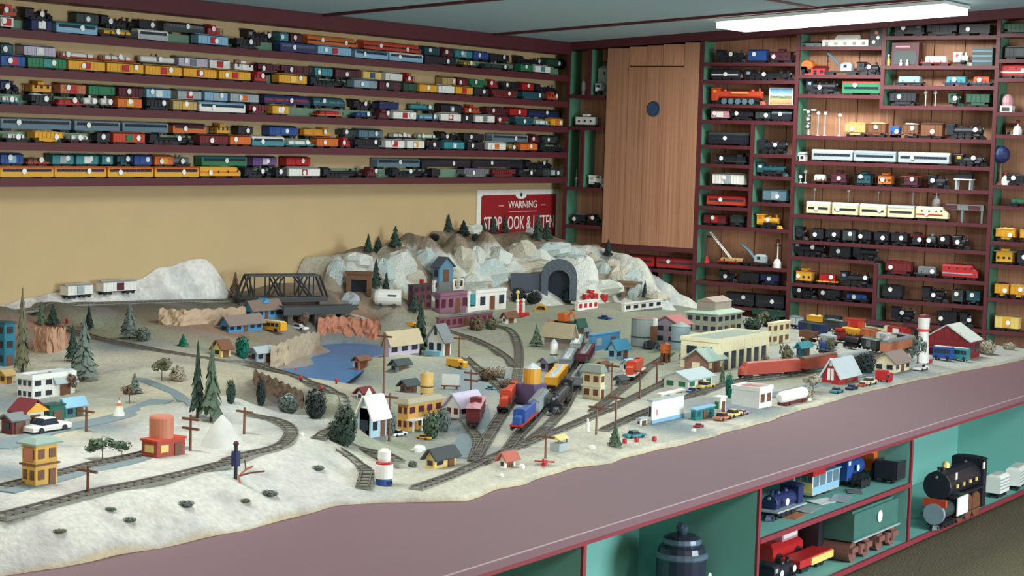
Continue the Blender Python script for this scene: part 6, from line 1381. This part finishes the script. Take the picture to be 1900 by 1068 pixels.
def bushy_mesh(seed):
    r = random.Random(seed); b = MB()
    for k in range(560):
        v = Vector((r.gauss(0,1), r.gauss(0,1), r.gauss(0,1))).normalized(); c = Vector((v.x*.46, v.y*.46, .5+v.z*.48))*r.uniform(.62, 1.12)
        e1 = v.cross(Vector((r.uniform(-.5,.5), .3, 1))).normalized()*.05; e2 = (v.cross(e1).normalized()+v*r.uniform(-.6,.6))*.055; b.add([c-e1-e2+v*.03, c+e1-e2, c+e1+e2+v*.02, c-e1+e2], [(0,1,2,3)])
    return b.mesh('foliage')
CON = [conifer_mesh(i, [1, .8, 1.15][i]) for i in range(3)]; LEA = [leafy_mesh(i) for i in range(3)]; BUS = [bushy_mesh(i) for i in range(2)]
TRNK = MB().cyl((0,0,-.02), (0,0,.5), .022, .014, 6).mesh('trunk'); TRKB = MB().cyl((0,0,-.02), (0,0,.5), .030, .016, 6).cyl((0,0,.32), (.14,.05,.58), .014, .006, 5).cyl((0,0,.36), (-.12,-.08,.6), .014, .006, 5).mesh('trunk')
NT = [0]
def tree(kind, label, u, v, h, w_, mk='d'):
    p, s = spot(u, v); H_ = h*s; NT[0] += 1; k = NT[0]
    nm = {'c': 'conifer', 'l': 'leafy_tree', 'b': 'shrub', 'p': 'poplar'}[kind]; t = thing(nm, label, {'c': 'tree', 'l': 'tree', 'b': 'shrub', 'p': 'tree'}[kind], (p[0], p[1], p[2]), rnd(0, 6), GT3)
    ws = w_*s
    if kind == 'c': obj('trunk', TRNK, M_TRUNK, t, (0,0,0), 0, (H_*.8, H_*.8, H_)); obj('needles', CON[k % 3], LM[mk], t, (0,0,0), 0, (ws*1.55, ws*1.55, H_))
    elif kind == 'l': obj('trunk', TRKB, M_TRUNK, t, (0,0,0), 0, (H_*.9, H_*.9, H_)); obj('foliage', LEA[k % 3], LM[mk], t, (0,0,0), 0, (ws*1.15, ws*1.15, H_))
    else: obj('stem', TRNK, M_TRUNK, t, (0,0,0), 0, (H_*.6, H_*.6, H_*.6)); obj('foliage', BUS[k % 2], LM[mk], t, (0,0,-.004), 0, (ws, ws, H_))
for k, (u, v, h, w_) in enumerate([(683,470,38,16),(702,464,32,14),(733,459,42,18),(791,437,32,18),(832,424,34,12),(860,437,30,20),(897,428,30,12),(915,428,34,14),(936,426,34,14),(998,446,54,22),(1014,446,36,18)]):
    tree('c', 'small conifer on the mountain ridge, %s from left' % ORD[k+1], u, v, h, w_*1.35, 'd' if k != 5 else 'k')
for a in [('c','conifer standing on the mountain foot left of the propane tank',697,536,58,22,'d'),('c','short conifer behind the propane tank',716,540,36,18,'d'),('b','dark shrub on the mountain slope below the ridge',806,446,14,18,'k'),('b','round shrub below the mountain top',881,446,14,14,'k'),
 ('c','conifer at the mountain end beside the corner rack',1128,476,34,22,'k'),('c','tree beside the small timber portal at right',1196,552,34,10,'k'),('b','low dark shrubs in front of the big stone portal',962,560,26,28,'k'),('b','second dark shrub in front of the big stone portal',990,562,24,30,'k'),('b','third dark shrub by the portal wing wall',1052,562,26,22,'k'),
 ('c','tall thin bare tree at far left beside the teal building',41,692,165,26,'o'),('c','conifer at the foot of the snow hill, far left',76,604,46,20,'g'),('c','second conifer at the foot of the snow hill',98,604,42,22,'d'),('c','grey-green conifer right of the white boxcars',240,628,70,34,'m'),('b','pale rounded shrub beside the grey-green conifer',265,632,26,28,'m'),
 ('c','tall conifer in the left cluster above the village',155,705,120,44,'m'),('c','dark conifer left of the left cluster',135,670,70,26,'d'),('c','dark shaggy conifer near the back track',165,612,48,22,'k'),('l','brownish tree behind the white town building',128,730,44,34,'b'),('c','small teal conifer on the terrace',340,642,24,20,'e'),
 ('c','tall conifer left of the pale road end',366,775,150,34,'d'),('c','second tall conifer beside the pale road end',392,782,150,34,'g'),('l','brown-green shrub tree on the terrace below the track',300,706,44,44,'o'),('b','pale shrub beside the brown-green tree',330,706,28,30,'s'),('l','spreading tree between the signal tower and tank',190,852,46,62,'g'),('l','smaller spreading tree left of the red tank',226,850,34,30,'g'),
 ('p','smooth round teal-green tree among the small cottages',450,664,42,26,'e'),('c','conifer between snow hill and truss bridge',436,556,54,22,'b'),('b','brown shrub by the end of the girder bridge',562,602,28,22,'b'),('c','very tall dark conifer between the barn and farmhouse',780,658,118,36,'d'),('c','dark conifer in front of the dark brick building',768,580,44,18,'d'),
 ('b','brown shrub at the end of the brick row',884,612,26,28,'b'),('b','second brown shrub past the brick row',912,610,22,26,'o'),('c','small conifer on the green left of the tan barn',995,642,42,20,'g'),('b','bushy grey-green shrub in front of the yellow house',800,812,50,34,'g'),('b','second bushy shrub right of the yellow house',822,800,46,28,'m'),
 ('b','shrub left of the yellow house',722,806,44,26,'m'),('b','large dark green shrub at the track bend',640,826,72,42,'d'),('b','dark shrub left of the track bend',622,818,40,30,'d'),('b','dark hollow shrub under the curving track',585,775,54,40,'k'),('b','grey shrub under the curving track',535,766,36,40,'m'),('b','dark shrub left of the grey shrub below the track',484,752,50,18,'k'),
 ('b','dark upright shrub beside the white knoll',428,748,46,18,'d'),('c','little conifer at the very front edge',1141,828,46,24,'g'),('p','slim bright green poplar left of the service station',1352,738,48,14,'e'),('l','olive tree before the engine house doors',1420,700,46,26,'o'),('l','second olive tree at the engine house corner',1460,694,58,28,'o'),('c','dark thin tree beside the brown house',1340,712,44,14,'g'),
 ('l','pale bare shrub left of the red gabled house',1508,728,38,44,'s'),('b','second pale bare shrub beside the white tank truck',1496,740,24,30,'s'),('b','dark round tree right of the red gabled house',1606,692,38,36,'k'),('l','tall grey-green tree in front of the lighthouse',1702,684,68,28,'m'),('b','pale shrub at the right end by the red barn',1830,656,26,34,'s'),('b','small shrub at the far right corner',1872,648,14,24,'s'),
 ('c','dark tree left of the cream switch tower',1088,690,30,18,'d'),('l','olive tree right of the yard shed',1540,664,40,24,'o'),('b','grey rock-like shrub in the boulder garden',905,706,26,34,'b'),('b','white shrub in the boulder garden',928,700,22,20,'s'),('b','brown shrub beside the boulder garden track',940,722,22,28,'b'),('b','small tuft on the snow bank, left',240,965,8,26,'m'),('b','grey tuft on the snow bank face, middle',345,938,12,30,'m'),('b','grey tuft on the snow bank, right',500,918,11,32,'m'),('b','dark green shrub left of the engine house',1268,672,26,16,'g'),('b','green tuft on the snow bank below the signal mast',455,930,8,20,'o'),('b','dry tuft at the left end of the snow bank',110,985,7,26,'o'),('b','grey tuft under the front track at left',205,945,7,22,'m'),('b','green tuft on the bank shoulder',590,870,9,24,'m'),('b','dark tuft above the white pebble rocks',955,850,12,16,'g'),('b','grey tuft beside the tan cabin',765,866,14,18,'m'),('c','conifer behind the village road',250,730,40,22,'m'),('l','small tree beside the teepee',240,748,36,26,'b'),('l','olive tree behind the cream block',1416,606,30,24,'o'),('b','green shrub beside the factory',1396,612,24,36,'d'),('b','dark shrubs right of the factory',1430,606,20,34,'k')]:
    tree(*a)

# ---- poles, signals, small marks
def pole(label, u, v, h, arms=1, c='brn'):
    p, s = spot(u, v); t = thing('telephone_pole', label, 'pole', p, 0, 'telephone poles on the layout'); H_ = h*s
    pt('post', MB().cyl((0,0,-.01), (0,0,H_), .005, .004, 6), cm(c), t)
    for k in range(arms): bx('crossarm', t, -.004, .004, -.035, .035, H_-.018-.03*k, H_-.011-.03*k, cm(c))
for a in [('pole right of the red water tank house',353,836,68,2),('lone pole on the snow bank below the spreading tree',163,915,52,1),('tall pole in front of the white barn',711,756,140,1),('pole left of the yellow house',722,818,90,1),('pole before the broad street',873,745,60,2),('pole on the green left of the loop track',852,662,40,1),('pole by the front main line, left',1012,850,48,1),
          ('pole by the front main line, middle',1106,806,58,1),('pole by the front main line, right',1142,790,60,1),('pole near the orange speeder',1187,740,58,1),('pole beside the cream switch tower',1134,742,70,1),('pole before the low white building',1218,712,44,1),('dark pole beside the white knoll',453,805,50,1),('pole at the far left village road',160,800,46,1)]: pole(*a)
p, s = spot(437, 888); t = thing('track_signal', 'dark two-lamp signal mast on the snow bank', 'signal', p, 0, None)
pt('mast', MB().cyl((0,0,-.01), (0,0,66*s), .006, .005, 8), cm('blk'), t); bx('signal_head', t, -.009, .009, -.010, .010, 24*s, 52*s, cm('nvy')); pt('top_lamp', MB().sph((0,0,66*s), .009, 10, 6), cm('mar'), t)
p, s = spot(447, 896); t = thing('dead_branch', 'bare reddish brown twig beside the dark signal mast', 'branch', p, FACE, None); t.scale = (.7, .7, .7)
pt('stem', MB().tube([(0,0,-.01), (-.01,0,.03), (.02,0,.06), (.05,0,.075)], .005), cm('cop'), t); pt('twig', MB().tube([(-.01,0,.03), (.035,0,.045), (.10,0,.055)], .004).tube([(.02,0,.06),(.015,0,.10)], .0035), cm('brn'), t)
for k, (u, v) in enumerate(((549, 692), (558, 707), (596, 726), (624, 712), (124, 600), (152, 607))):
    p, s = spot(u, v); t = thing('track_light', 'small red trackside light along the curving track, %s from left' % ORD[[3, 4, 5, 6, 1, 2][k]], 'signal', p, 0, 'red trackside lights'); pt('post', MB().cyl((0,0,-.005), (0,0,.012), .004, None, 6), cm('blk'), t); pt('lamp', MB().sph((0,0,.016), .008, 10, 6), cm('red'), t)
for k, (u, v, w_, c) in enumerate(((930, 884, 12, 'wht'), (968, 868, 16, 'wht'), (775, 838, 26, 'wht'), (1098, 832, 14, 'wht'), (1287, 800, 10, 'wht'), (560, 808, 12, 'wht'), (535, 748, 36, 'lgr'), (1502, 742, 10, 'wht'), (648, 562, 40, 'lgr'))):
    p, s = spot(u, v); lb_ = ['white pebble rock left of the red-roofed cottage', 'white pebble rock by the red-roofed cottage', 'pale rounded rock above the tan cabin', 'white rock near the little front conifer', 'tiny white rock before the teal garage', 'white rock on top of the snow bank shoulder', 'pale grey boulder below the curving track', 'white pebble by the tank truck', 'pale rock at the end of the girder bridge'][k]
    tag(obj('rock', ROCK[k % 4], cm(c, .9), None, (p[0], p[1], p[2]+w_*s*.15), rnd(0, 3), (w_*s*.5, w_*s*.4, w_*s*.36)), lb_, 'rock', 'loose rocks on the layout')
p, s = spot(1010, 863); t = thing('toy_airplane', 'tiny red airplane on the pale front edge', 'airplane', p, .4, None); pt('fuselage', MB().bbox(-.03, .03, -.006, .006, .003, .016, .004), cm('red'), t); bx('wing', t, -.004, .012, -.035, .035, .012, .015, cm('red')); bx('tail', t, -.03, -.024, -.003, .003, .014, .028, cm('red'))
for k, (u, v) in enumerate(((1159, 822), (1181, 819), (1214, 818))):
    p, s = spot(u, v); t = thing('red_drum', 'tiny red drum by the front edge fence, %s from left' % ORD[k+1], 'drum', p, 0, 'tiny red drums at the front edge'); pt('drum', MB().lathe([(.008, 0), (.009, .008), (.008, .016)], 10), cm('red'), t); pt('lid', MB().lathe([(.007, .016), (.006, .018)], 10), cm('dred'), t)
p, s = spot(1037, 836); t = thing('fruit_stand', 'tiny grey stand with yellow awning near the front edge', 'model building', p, 0, GB); bx('counter', t, -.03, .03, -.02, .02, 0, .03, cm('lgr')); pt('awning', MB().gable(-.034, .034, -.024, .024, .045, .06), cm('lye'), t)
for x in (-.028, .024): bx('post', t, x, x+.004, -.018, -.014, .03, .046, cm('gry'))
